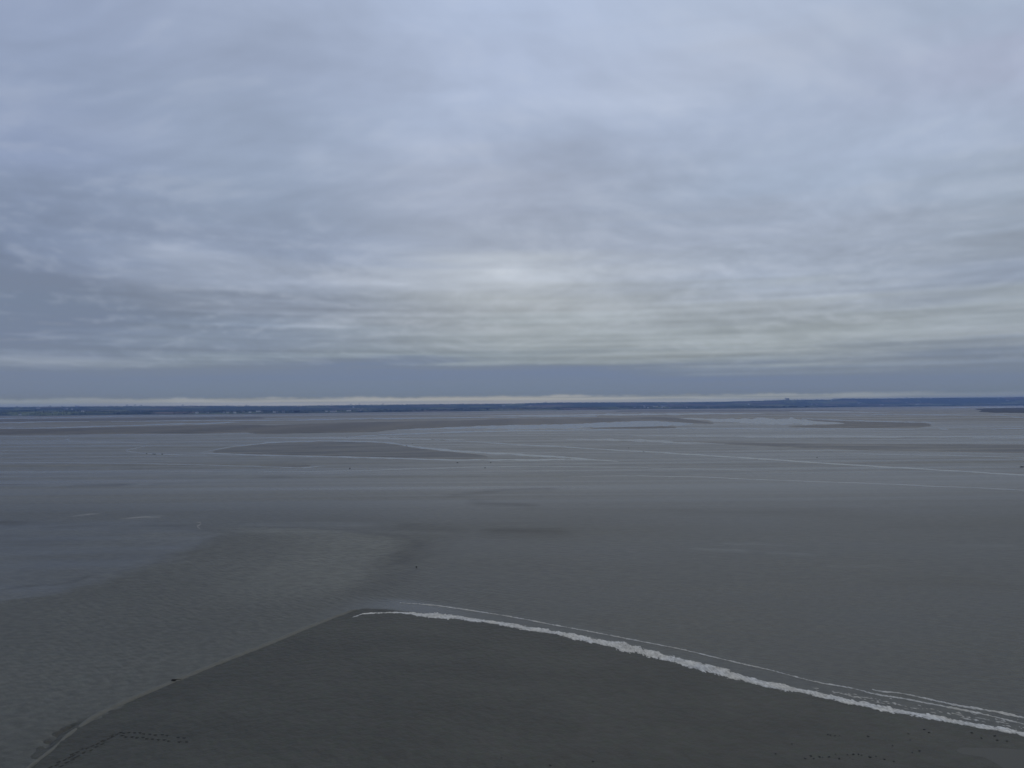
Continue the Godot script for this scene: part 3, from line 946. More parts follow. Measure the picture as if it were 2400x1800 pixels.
func build_channels() -> void:
	# the same mud under clear shallow water: only smoother than the flats around
	var still := mat(Color(0.080, 0.078, 0.062), 0.13)
	var slow := mat(Color(0.080, 0.078, 0.062), 0.19)
	still.metallic_specular = 0.42
	slow.metallic_specular = 0.38
	var white := mat(Color(0.20, 0.195, 0.175), 0.5)
	var wob := fbm(71, 0.02, 3)
	# x, y, thickness in pixels
	var jobs := [
		["thread of water under the far wooded shore", still, [-60, 981.4, 1, 0, 980.8, 1.2, 136, 978.6, 1.2, 271, 976, 1.0, 407, 974.5, 0.9, 600, 973, 0.6]],
		["narrow channel between brown banks", still, [-60, 990.8, 1.6, 0, 990.3, 1.6, 108, 989, 1.5, 209, 988, 0.6]],
		["faint channel joining the broad brown bank", still, [260, 988.4, 0.6, 461, 986, 1.4, 600, 984.8, 1.6, 735, 983.6, 1.6, 871, 981.2, 1.6, 1034, 979.5, 1.5, 1200, 977.8, 1.4, 1400, 975.8, 1.2]],
		["bright channel along the long brown bank", still, [-60, 1004.2, 1.6, 0, 1003.9, 1.8, 163, 1002, 1.7, 244, 999, 1.6, 380, 995, 1.8, 488, 992.2, 2.2, 534, 990, 1.6, 560, 989.4, 0.6]],
		["bright wedge-shaped pool opening between brown banks", still, [931, 1007.4, 0.6, 990, 1005.4, 2.2, 1061, 1003.2, 3.6, 1130, 1001.8, 5.5, 1200, 1000.4, 8.0, 1300, 999.6, 7.5, 1390, 997.5, 8.5, 1444, 994.6, 11.5, 1552, 993.2, 9.0, 1607, 993.8, 4.0, 1625, 993.4, 1.0]],
		["long thin bright line of water crossing the flats", still, [811, 1025, 0.6, 912, 1018.8, 1.8, 1034, 1014, 2.4, 1200, 1009.3, 2.0, 1335, 1007.7, 1.6, 1471, 1005.9, 1.3, 1607, 1004.8, 1.2, 1800, 1004.6, 1.5, 2000, 1005.4, 1.5, 2150, 1006.3, 0.8]],
		["end of the long thin line of water", still, [2270, 1005.4, 0.6, 2330, 1004.8, 1.4, 2400, 1004.4, 1.6, 2480, 1004, 1.6]],
		["wide pale pool past the end of the broad brown bank", slow, [1575, 981.6, 0.8, 1640, 982.6, 3, 1720, 985.5, 8, 1800, 987.0, 10, 1870, 988.6, 9, 1930, 990.6, 5, 1985, 991.6, 1]],
		["bright trickle above the dull brown bank", still, [1880, 980.6, 0.7, 1930, 982.6, 1.4, 2003, 986.2, 1.5, 2071, 988, 1.6, 2166, 989.5, 1.8, 2190, 990, 0.6]],
		["short white rapids on the flats", still, [2160, 1000.5, 1, 2168, 999, 2.4, 2176, 996, 3, 2182, 993.6, 2, 2192, 993, 0.8]],
		["small bright puddle beside the rapids", still, [2200, 1004.2, 0.6, 2206, 1005, 1.6, 2215, 1006, 1.4, 2222, 1006.4, 0.6]],
		["soft bluish band of water across the open flats", slow, [1480, 1020.6, 0.6, 1600, 1021.8, 2.2, 1800, 1022.6, 3.2, 2150, 1023.4, 3.0, 2400, 1024.8, 2.8, 2480, 1025.2, 2.8]],
		["bright water line hugging the near edge of the lens-shaped bank", still, [470, 1061.6, 0.6, 520, 1063.2, 2.0, 600, 1066.6, 2.0, 763, 1070, 2.2, 871, 1073, 2.4, 1007, 1076.8, 2.4, 1120, 1078, 2.4, 1234, 1078, 2.6, 1310, 1077, 2.0, 1380, 1078, 0.8]],
		["bright water line over the far edge of the lens-shaped bank", still, [470, 1060.6, 0.5, 540, 1047.4, 1.0, 600, 1041.4, 1.6, 641, 1037, 1.8, 736, 1033.8, 1.8, 844, 1034.6, 1.8, 912, 1038.4, 2.2, 980, 1048.6, 3.0, 1107, 1059.6, 3.2, 1270, 1068.6, 3.0, 1342, 1073.8, 2.6, 1451, 1081.7, 0.6]],
		["pale line of water beside the tiny sand lens", slow, [-60, 1084.4, 1.2, 0, 1084.6, 1.2, 181, 1085, 1.4, 398, 1088, 1.4, 600, 1093.3, 1.2, 687, 1096, 1.8, 741, 1093.6, 1.4, 765, 1092.6, 0.5]],
		["faint curved line of water on the middle flats", slow, [362, 1106, 0.6, 600, 1104.6, 1.2, 800, 1104, 1.4, 1053, 1096.5, 1.5, 1234, 1093.4, 1.2, 1430, 1094.6, 1.0, 1600, 1097.8, 1.0, 1817, 1104.5, 0.6]],
		["long straight pale line of water slanting across the flats", still, [1010, 1029, 0.6, 1100, 1034.5, 1.0, 1200, 1041, 1.4, 1430, 1053.8, 1.8, 1607, 1064, 2.0, 1800, 1076.3, 2.1, 1925, 1085.3, 2.2, 2142, 1098, 2.2, 2400, 1113.5, 2.2, 2480, 1118.4, 2.2]],
		["second slanting line of water, fainter and wavy", slow, [1342, 1116, 0.5, 1470, 1115.8, 1.0, 1600, 1117, 1.4, 1750, 1122.5, 1.4, 1907, 1128.7, 1.4, 2124, 1136.7, 1.6, 2400, 1148.6, 1.6, 2480, 1152, 1.6]],
		["broken white water at the head of the basin", white, [285, 1215, 0.6, 320, 1213, 1.6, 347, 1211.4, 1.8, 376, 1213.7, 0.6]],
		["short broken white streak in the basin", white, [168, 1210, 0.5, 195, 1207, 1.1, 231, 1203.5, 0.5]],
		["tight white curl of water at the basin's mouth", white, [458, 1223.4, 0.4, 466, 1224.2, 0.9, 471, 1226.4, 1.3, 468, 1230, 1.4, 462, 1233.0, 1.3, 466, 1237, 1.4, 470, 1240.5, 0.5]],
		["faint bent rivulet above the row of weed clumps", slow, [150, 1032, 0.5, 163, 1028.6, 1.4, 160, 1034, 1.2, 200, 1036.4, 1.2, 300, 1037, 1.0, 360, 1041, 0.5]],
		["faint hooked rivulet holding the row of weed clumps", slow, [350, 1043, 0.5, 320, 1050, 1.2, 296, 1055, 1.4, 310, 1059, 1.4, 350, 1063, 1.4, 420, 1066, 1.2, 480, 1067, 0.5]],
		["broad pale sheet of water beyond the broad brown bank", slow, [1130, 975.2, 0.5, 1250, 973.6, 2.0, 1400, 972.2, 3.0, 1560, 970.6, 3.2, 1690, 969.4, 2.4, 1790, 968.6, 0.6]],
		["pale pool under the low wooded point", slow, [1850, 964.6, 0.5, 1890, 964.4, 2.2, 1940, 964.8, 2.4, 2010, 966.2, 1.4, 2080, 966.8, 0.5]],
		["pair of small bright pools near the marsh bank", still, [2320, 972.4, 0.5, 2345, 972.6, 1.4, 2362, 975, 1.0, 2385, 977.6, 1.8, 2430, 979, 1.2, 2470, 979.4, 0.5]],
		["long faint sheet of water on the open flats", slow, [1290, 1029.6, 0.5, 1420, 1030.2, 3.2, 1500, 1032.4, 4.5, 1590, 1037, 3.0, 1700, 1040, 0.6]],
		["bright sliver of water along the open flats", still, [1890, 973.2, 0.4, 2000, 972.6, 1.2, 2140, 971.8, 1.4, 2260, 972.4, 0.5]],
		["thin sheet of water on the flats behind the lens-shaped bank", slow, [560, 1027, 0.5, 700, 1026.2, 2.4, 850, 1027.6, 3.0, 1000, 1029.4, 2.4, 1090, 1030.6, 0.5]],
		["faint streak of water near the drift log", slow, [1980, 1062, 0.4, 2120, 1066, 1.4, 2260, 1068.6, 1.6, 2400, 1072, 1.2, 2480, 1074, 0.8]],
		["thin bright water under the far hills", still, [2230, 951.4, 0.5, 2330, 951.6, 1.0, 2400, 951.0, 1.2, 2500, 950.2, 1.2]],
		["pale water above the marsh bank", slow, [2180, 955.8, 0.6, 2280, 955.2, 1.6, 2330, 954.8, 1.6, 2400, 953.8, 1.4, 2500, 952.6, 1.4]],
	]
	for q in jobs:
		var line: Array = q[2]
		var A := PackedVector2Array()
		var B := PackedVector2Array()
		for i in range(0, line.size(), 3):
			A.append(Vector2(line[i], line[i + 1]))
			B.append(Vector2(line[i], line[i + 2]))
		var fine := spline(A, 12)
		var wide := spline(B, 12)
		var st := SurfaceTool.new()
		st.begin(Mesh.PRIMITIVE_TRIANGLES)
		var prev := [Vector3.ZERO, Vector3.ZERO]
		for i in fine.size():
			var th := maxf(wide[i].y * 1.25, 0.15) * (1.0 + 0.8 * wob.get_noise_2d(fine[i].x * 1.7, q[2][1] * 9.0))
			var jog := 1.1 * wob.get_noise_2d(fine[i].x * 0.35, q[2][1] * 3.0) * clampf(th, 0.3, 1.0) + 0.25 * th * wob.get_noise_2d(fine[i].x * 1.1, q[2][1] * 5.0)
			var f := spot(fine[i].x, fine[i].y - th * 0.5 + jog, -0.005)
			var g := spot(fine[i].x, fine[i].y + th * 0.5 + jog, -0.005)
			if i > 0:
				add_up(st, prev[0], f, prev[1])
				add_up(st, prev[1], f, g)
			prev = [f, g]
		var o := obj("water_channel", st.commit(), q[1])
		tag(o, q[0], "water", "", "structure")

# ------------------------------------------------------------------ far shore
var base_tab := pts([-1000, 981.5, -400, 976.6, 0, 974.4, 100, 974.6, 300, 972.2, 600, 969.8, 800, 967.2, 1000, 965, 1200, 962.6, 1500, 959.2, 1700, 957.6, 1800, 957, 2000, 953.8, 2200, 952, 2400, 950.6, 2800, 947.5, 3400, 942.4])
var low_tab := pts([-1000, 968.6, -400, 964, 0, 961, 200, 961, 400, 962, 600, 960.5, 800, 959.5, 1000, 957.5, 1200, 955, 1400, 952, 1500, 950.6, 1600, 951, 1750, 950, 1800, 950.5, 1900, 952, 2010, 953.2, 2100, 952, 2800, 946, 3400, 940.6])
var top_tab := pts([-1000, 961, -400, 956, 0, 953.2, 150, 952, 300, 951, 450, 950, 600, 950.5, 700, 950, 850, 948, 1000, 946.3, 1200, 945, 1280, 942.4, 1400, 942, 1600, 941.5, 1700, 940.5, 1780, 938, 1840, 936, 1945, 935.5, 1975, 933, 2060, 933, 2120, 932.5, 2250, 931, 2400, 930, 2800, 927, 3400, 922])

func shore(px: float) -> float:         # ground distance of the waterline
	var s := spot(px, along(base_tab, px))
	return Vector2(s.x, s.z).length()

const DEPTHS := [0.0, 60.0, 250.0, 600.0, 1000.0, 1600.0, 2600.0, 4500.0, 5200.0, 6000.0]

func land(px: float, row: float) -> Vector3:   # row counts along DEPTHS
	var d0 := shore(px)
	var i := int(row)
	var depth: float = lerpf(DEPTHS[i], DEPTHS[mini(i + 1, 9)], row - i)
	var d := d0 + depth
	var low := level_at(px, along(low_tab, px), d0 + 600.0).y - 10.0
	var high := level_at(px, along(top_tab, px), d0 + 4500.0).y - 9.0
	var y := 0.0
	if depth < 600.0: y = lerpf(0.4, maxf(low, 2.0), smooth(0.0, 600.0, depth))
	elif depth < 1000.0: y = maxf(low, 2.0) - 2.0 * smooth(600.0, 1000.0, depth)
	elif depth < 4500.0: y = lerpf(maxf(low, 2.0) - 2.0, high, smooth(1000.0, 4500.0, depth))
	else: y = high - 14.0 * smooth(4500.0, 6000.0, depth)
	var r := ray(px, 950)
	var flat := Vector2(r.x, r.z).normalized() * d
	return Vector3(flat.x, y, flat.y)

func build_shore() -> void:
	var P := PackedVector3Array()
	var C := PackedColorArray()
	var w := 480
	var h := 37
	var bump := fbm(81, 0.004, 4)
	var field := fbm(82, 0.0035, 2, FastNoiseLite.TYPE_CELLULAR)
	field.cellular_return_type = FastNoiseLite.RETURN_CELL_VALUE
	field.fractal_type = FastNoiseLite.FRACTAL_NONE
	for j in h:
		for i in w:
			var px := lerpf(-980.0, 3380.0, i / (w - 1.0))
			var row := j * 9.0 / (h - 1.0)
			var p := land(px, row)
			p.y += (3.0 * bump.get_noise_2d(p.x, p.z)) * smooth(0.0, 1.5, row)
			P.append(p)
			var f := field.get_noise_2d(p.x, p.z)
			var c := Color(0.030, 0.042, 0.018)
			if f > 0.55 and row > 1.0: c = Color(0.10, 0.12, 0.05)
			elif f < -0.75 and row > 1.0: c = Color(0.11, 0.09, 0.06)
			elif row < 0.3: c = Color(0.05, 0.055, 0.04)
			C.append(c)
	var mesh := ArrayMesh.new()
	mesh.add_surface_from_arrays(Mesh.PRIMITIVE_TRIANGLES, grid_mesh(P, C, PackedVector2Array(), w, h))
	var o := obj("hills", mesh, mat(Color(1, 1, 1), 0.9, true))
	tag(o, "low wooded hills along the far shore of the bay", "hills", "", "structure")
	build_woods(bump)

func land_at(px: float, depth: float, bump: FastNoiseLite) -> Vector3:
	var row := 0.0
	for i in 9:
		if depth >= DEPTHS[i]: row = i + clampf((depth - DEPTHS[i]) / (DEPTHS[i + 1] - DEPTHS[i]), 0.0, 0.999)
	var p := land(px, row)
	p.y += 3.0 * bump.get_noise_2d(p.x, p.z) * smooth(0.0, 1.5, row)
	return p

func crown_mesh(rng: RandomNumberGenerator, sprays: int, size: Vector3, leaf: float) -> ArrayMesh:
	# leaf sprays spread through the crown's volume, gathered into clumps
	var st := SurfaceTool.new()
	st.begin(Mesh.PRIMITIVE_TRIANGLES)
	var hubs := []
	for k in 9:
		var a := rng.randf() * TAU
		var r := sqrt(rng.randf()) * 0.8
		hubs.append(Vector3(cos(a) * r * size.x, rng.randf_range(-0.75, 0.85) * size.y * (1.0 - 0.4 * r), sin(a) * r * size.z))
	for k in sprays:
		var hub: Vector3 = hubs[rng.randi() % hubs.size()]
		var c := hub + Vector3(rng.randfn(), rng.randfn() * 0.8, rng.randfn()) * size.x * 0.26
		var u := Vector3(rng.randfn(), rng.randfn(), rng.randfn()).normalized() * leaf * rng.randf_range(0.7, 1.3)
		var v := u.cross(Vector3(rng.randfn(), rng.randfn(), rng.randfn())).normalized() * leaf * 0.7
		for q in [c - u, c + v, c + u, c - u, c + u, c - v]: st.add_vertex(q)
	st.generate_normals()
	return st.commit()

func build_woods(bump: FastNoiseLite) -> void:
	var rng := RandomNumberGenerator.new()
	rng.seed = 77
	var leaf := mat(Color(0.032, 0.040, 0.020), 0.9)
	var leaf2 := mat(Color(0.07, 0.062, 0.04), 0.85)
	var bark := mat(Color(0.06, 0.05, 0.04), 0.9)
	var spots := house_spots(bump)
	# the woods as one mass
	var where := fbm(83, 0.0022, 3)
	var xf: Array[Transform3D] = []
	for k in 46000:
		var px := rng.randf_range(-980.0, 3380.0)
		var kind := rng.randf()
		var depth := 0.0
		if kind < 0.40: depth = rng.randf_range(30.0, 760.0)
		elif kind < 0.70: depth = rng.randf_range(760.0, 4200.0)
		else: depth = rng.randf_range(4150.0, 4620.0)
		var p := land_at(px, depth, bump)
		if where.get_noise_2d(p.x, p.z) < -0.10 and depth < 4150.0 and rng.randf() < 0.85: continue
		var s := rng.randf_range(0.7, 1.35)
		if depth > 4150.0: s *= 0.85 + 0.5 * maxf(0.0, where.get_noise_2d(p.x * 3.0, p.z * 3.0))
		var ok := true
		for q in spots:
			var at: Vector3 = q[0]
			if absf(at.x - p.x) < 22.0 and p.z - at.z > -14.0 and p.z - at.z < 420.0:
				ok = false
				break
		if not ok: continue
		var b := Basis(Vector3.UP, rng.randf() * TAU).scaled(Vector3(s * 1.25, s, s * 1.25))
		xf.append(Transform3D(b, p))
	var st := SurfaceTool.new()
	var crown := crown_mesh(rng, 70, Vector3(6.0, 4.0, 6.0), 2.3)
	st.append_from(crown, 0, Transform3D(Basis(), Vector3(0, 6.5, 0)))
	var tr := CylinderMesh.new()
	tr.top_radius = 0.3; tr.bottom_radius = 0.6; tr.height = 8.0; tr.radial_segments = 5; tr.rings = 0
	st.append_from(tr, 0, Transform3D(Basis(), Vector3(0, 3.0, 0)))
	var mm := MultiMesh.new()
	mm.transform_format = MultiMesh.TRANSFORM_3D
	mm.mesh = st.commit()
	mm.instance_count = xf.size()
	for k in xf.size(): mm.set_instance_transform(k, xf[k])
	var wd := MultiMeshInstance3D.new()
	wd.multimesh = mm
	wd.material_override = leaf
	wd.name = "woodland"
	add_child(wd)
	tag(wd, "dense dark woodland covering the far shore and hills", "woodland", "", "stuff")
	# trees one can tell apart on the skyline and the dark clumps near the point
	var tree := base("skyline_tree", Vector3.ZERO)
	var trunk := CylinderMesh.new()
	trunk.top_radius = 0.25; trunk.bottom_radius = 0.6; trunk.height = 9.0; trunk.radial_segments = 7
	var t := obj("trunk", trunk, bark, tree)
	t.position.y = 3.5
	var cr := obj("crown", crown_mesh(rng, 160, Vector3(5.5, 5.0, 5.5), 1.5), leaf2, tree)
	cr.position.y = 9.0
	tag(tree, "lone tree standing up from the skyline of the far hills", "tree", "skyline trees")
	var first := true
	for q in [[40, 4510], [118, 4510], [145, 4500], [262, 4500], [297, 4500], [316, 4510], [331, 4500], [428, 4500], [532, 4500], [545, 4500], [560, 4505], [577, 4500], [583, 4500], [760, 4500], [778, 4500], [822, 4500], [842, 4500],
		[898, 4500], [1085, 4500], [1280, 4500], [1955, 4500], [1961, 4500], [2081, 4500], [2126, 4500], [2163, 4500]]:
		var o: Node3D = tree if first else copy_of(tree, "skyline_tree")
		first = false
		o.position = land_at(q[0], q[1], bump) + Vector3(0, 1.5, 0)
		o.rotation.y = rng.randf() * TAU
		o.scale = Vector3.ONE * rng.randf_range(0.9, 1.5)
	for q in [[1853, 250], [1856, 260], [1860, 250], [1864, 255], [1868, 250], [1886, 180], [1890, 190], [1895, 185], [1837, 180], [692, 60], [698, 70], [1142, 90], [276, 60]]:
		var o := copy_of(tree, "shore_tree")
		o.position = land_at(q[0], q[1], bump)
		o.rotation.y = rng.randf() * TAU
		o.scale = Vector3(1.5, 1.0, 1.5) * rng.randf_range(0.9, 1.3)
		tag(o, "dark broad tree in a small clump on the low shore", "tree", "dark trees on the low shore")
	build_houses(spots)

# px, py, kind: 0 white house, 1 pale long building, 2 grey house
const HOUSES := [47, 972.0, 0, 90, 957, 1, 177, 953, 0, 183, 953, 1, 152, 958, 2, 157, 958, 0, 169, 959, 0, 194, 964, 0, 200, 964, 2, 462, 967.5, 0, 487, 967.5, 2, 525, 967.2, 2, 534, 967, 0, 550, 967, 0, 570, 965.5, 2, 586, 966.5, 0,
	606, 964.2, 1, 614, 966, 2, 643, 965.8, 0, 648, 965.8, 2, 664, 966, 2, 765, 964.2, 0, 780, 965, 1, 786, 964.2, 0, 815, 962.6, 0, 820, 962.2, 0, 828, 954.2, 0, 841, 961.6, 2, 846, 961.4, 0, 866, 960.4, 2, 1180, 951, 1, 1164, 960.2, 2,
	1243, 951, 0, 1214, 960, 2, 1450, 957, 2, 1487, 955.6, 2, 1502, 956.8, 2, 1510, 951.3, 0, 1511, 954.2, 0, 1519, 955.6, 0, 1528, 951, 2, 1533, 952.6, 0, 1539, 952.6, 0, 1551, 952.2, 0, 1555, 952, 1, 1560, 952, 0, 1551, 956, 0, 1568, 952, 2,
	1570, 956, 2, 1610, 955.2, 0, 1660, 956, 2, 1755, 947.6, 0, 1822, 945, 2, 1903, 947.4, 0, 1908, 938.8, 2, 1914, 949.6, 2, 1949, 939, 0, 2013, 944.6, 1, 2018, 943.4, 2, 2064, 948.3, 0, 2069, 948.3, 0, 2072, 950, 2, 2077, 937, 2, 2125, 943.4, 0,
	2135, 941, 2, 2148, 948, 0, 2153, 947.2, 0, 2158, 944.5, 2, 2182, 934.5, 0, 2225, 937.5, 2, 2340, 934.8, 0, 2362, 938.6, 1, 2319, 946.4, 2]

func house_spots(bump: FastNoiseLite) -> Array:
	var r := []
	for k in range(0, HOUSES.size(), 3):
		var px: float = HOUSES[k]
		var py: float = HOUSES[k + 1]
		# walk inland until the ground comes up to the line of sight
		var depth := 20.0
		var p := land_at(px, depth, bump)
		while depth < 4460.0:
			p = land_at(px, depth, bump)
			if p.y + 3.0 >= level_at(px, py, Vector2(p.x, p.z).length()).y: break
			depth += 15.0
		r.append([p, HOUSES[k + 2], depth])
	return r

func build_houses(spots: Array) -> void:
	var rng := RandomNumberGenerator.new()
	rng.seed = 91
	var walls := [mat(Color(0.72, 0.71, 0.68), 0.8), mat(Color(0.62, 0.61, 0.58), 0.8), mat(Color(0.36, 0.35, 0.33), 0.85)]
	var slate := mat(Color(0.09, 0.095, 0.11), 0.6)
	var dark := mat(Color(0.03, 0.035, 0.04), 0.3)
	var kinds := []
	for k in 3:
		var l: float = [11.0, 22.0, 10.0][k]
		var d: float = [8.0, 10.0, 8.0][k]
		var hh: float = [5.5, 5.0, 5.0][k]
		var proto := Node3D.new()
		var st := SurfaceTool.new()
		st.begin(Mesh.PRIMITIVE_TRIANGLES)
		var box := BoxMesh.new()
		box.size = Vector3(l, hh + 2.0, d)
		st.append_from(box, 0, Transform3D(Basis(), Vector3(0, hh * 0.5 - 1.0, 0)))
		var gable := PrismMesh.new()
		gable.size = Vector3(d, 3.0, l - 0.02)
		st.append_from(gable, 0, Transform3D(Basis(Vector3.UP, PI / 2), Vector3(0, hh + 1.5, 0)))
		obj("wall", st.commit(), walls[k], proto)
		var roof := SurfaceTool.new()
		roof.begin(Mesh.PRIMITIVE_TRIANGLES)
		for s in [-1.0, 1.0]:
			var slab := BoxMesh.new()
			slab.size = Vector3(l + 0.8, 0.25, sqrt(9.0 + d * d * 0.25) + 0.5)
			roof.append_from(slab, 0, Transform3D(Basis(Vector3.RIGHT, s * atan2(3.0, d * 0.5)), Vector3(0, hh + 1.62, s * d * 0.25)))
		var rf := obj("roof", roof.commit(), slate, proto)
		var ch := BoxMesh.new()
		ch.size = Vector3(0.8, 2.0, 0.8)
		var c := obj("chimney", ch, walls[2], rf)
		c.position = Vector3(l * 0.42, hh + 3.2, 0)
		for i in 3:
			var wn := BoxMesh.new()
			wn.size = Vector3(1.1, 1.4, 0.2)
			var win := obj("window", wn, dark, proto)
			win.position = Vector3((i - 1) * l * 0.3, hh * 0.6, d * 0.5 + 0.02)
		kinds.append(proto)
	for q in spots:
		var at: Vector3 = q[0]
		var kind: int = q[1]
		var o: Node3D = kinds[kind].duplicate()
		var depth: float = q[2]
		o.name = numbered(["white_house", "long_building", "grey_house"][kind])
		add_child(o)
		o.position = at
		o.rotation.y = atan2(-at.x, -at.z) + rng.randf_range(-0.5, 0.5)
		o.scale = Vector3.ONE * rng.randf_range(1.15, 1.5)
		var place := "low on the far shore" if depth < 300.0 else ("half way up the far slope" if depth < 2000.0 else "high on the far hillside")
		var look: String = ["white gabled house", "long pale building", "grey stone house"][kind]
		tag(o, "%s with slate roof %s" % [look, place], "building" if kind == 1 else "house", "%ss %s" % [look, place])
	for p in kinds: p.free()

func build_landmarks() -> void:
	var bump := fbm(81, 0.004, 4)
	var stone := mat(Color(0.20, 0.19, 0.18), 0.85)
	var slate := mat(Color(0.08, 0.085, 0.10), 0.6)
	var steel := mat(Color(0.25, 0.26, 0.28), 0.5)
	var at := land_at(1843, 4480, bump)
	var c := base("church", at + Vector3(0, 4, 0))
	tag(c, "church with tall slim tower and long nave on the skyline", "church")
	var b := BoxMesh.new()
	b.size = Vector3(6.5, 26, 6.5)
	var tw := obj("tower", b, stone, c)
	tw.position = Vector3(-14, 12, 0)
	var sp := CylinderMesh.new()
	sp.top_radius = 0.05; sp.bottom_radius = 4.2; sp.height = 8; sp.radial_segments = 4
	var s := obj("spire", sp, slate, tw)
	s.position.y = 17
	s.rotation.y = PI / 4
	var n := BoxMesh.new()
	n.size = Vector3(30, 12, 12)
	var nave := obj("nave", n, stone, c)
	nave.position = Vector3(24, 6, 0)
	var r := PrismMesh.new()
	r.size = Vector3(13, 7, 31)
	var rf := obj("roof", r, slate, nave)
	rf.rotation.y = PI / 2
	rf.position.y = 9.5
	var t := BoxMesh.new()
	t.size = Vector3(12, 20, 12)
	var tr := obj("stub_tower", t, stone, c)
	tr.position = Vector3(6, 9, 0)
	for q in [[1880, "thin radio mast on the skyline beyond the church", 30.0], [935, "slim mast rising from the wooded skyline of the long hill", 24.0]]:
		var mst := base("mast", land_at(q[0], 4480, bump))
		var hh: float = q[2]
		var pole := CylinderMesh.new()
		pole.top_radius = 0.4; pole.bottom_radius = 1.3; pole.height = hh; pole.radial_segments = 6
		var po := obj("pole", pole, steel, mst)
		po.position.y = hh * 0.5
		var dish := CylinderMesh.new()
		dish.top_radius = 1.8; dish.bottom_radius = 1.8; dish.height = 1.2; dish.radial_segments = 8
		var di := obj("antenna", dish, steel, mst)
		di.position.y = hh * 0.8
		tag(mst, q[1], "mast")

# ------------------------------------------------------------------ small things on the flats
func lump(rng: RandomNumberGenerator, size: Vector3) -> ArrayMesh:
	var st := SurfaceTool.new()
	st.begin(Mesh.PRIMITIVE_TRIANGLES)
	st.set_smooth_group(0)
	var n := 9
	var m := 5
	var R := []
	for j in m + 1:
		var row := []
		for i in n: row.append(rng.randf_range(0.72, 1.2))
		R.append(row)
	var at := func(i: int, j: int) -> Vector3:
		var a := TAU * i / n
		var b := PI * j / m
		var k: float = 1.0 if j == 0 or j == m else R[j][i % n]
		return Vector3(cos(a) * sin(b) * size.x, cos(b) * size.y, sin(a) * sin(b) * size.z) * k
	for j in m:
		for i in n:
			var a: Vector3 = at.call(i, j)
			var b: Vector3 = at.call(i + 1, j)
			var c: Vector3 = at.call(i, j + 1)
			var d: Vector3 = at.call(i + 1, j + 1)
			if j > 0:
				for v in [a, b, c]: st.add_vertex(v)
			if j < m - 1:
				for v in [b, d, c]: st.add_vertex(v)
	st.generate_normals()
	return st.commit()

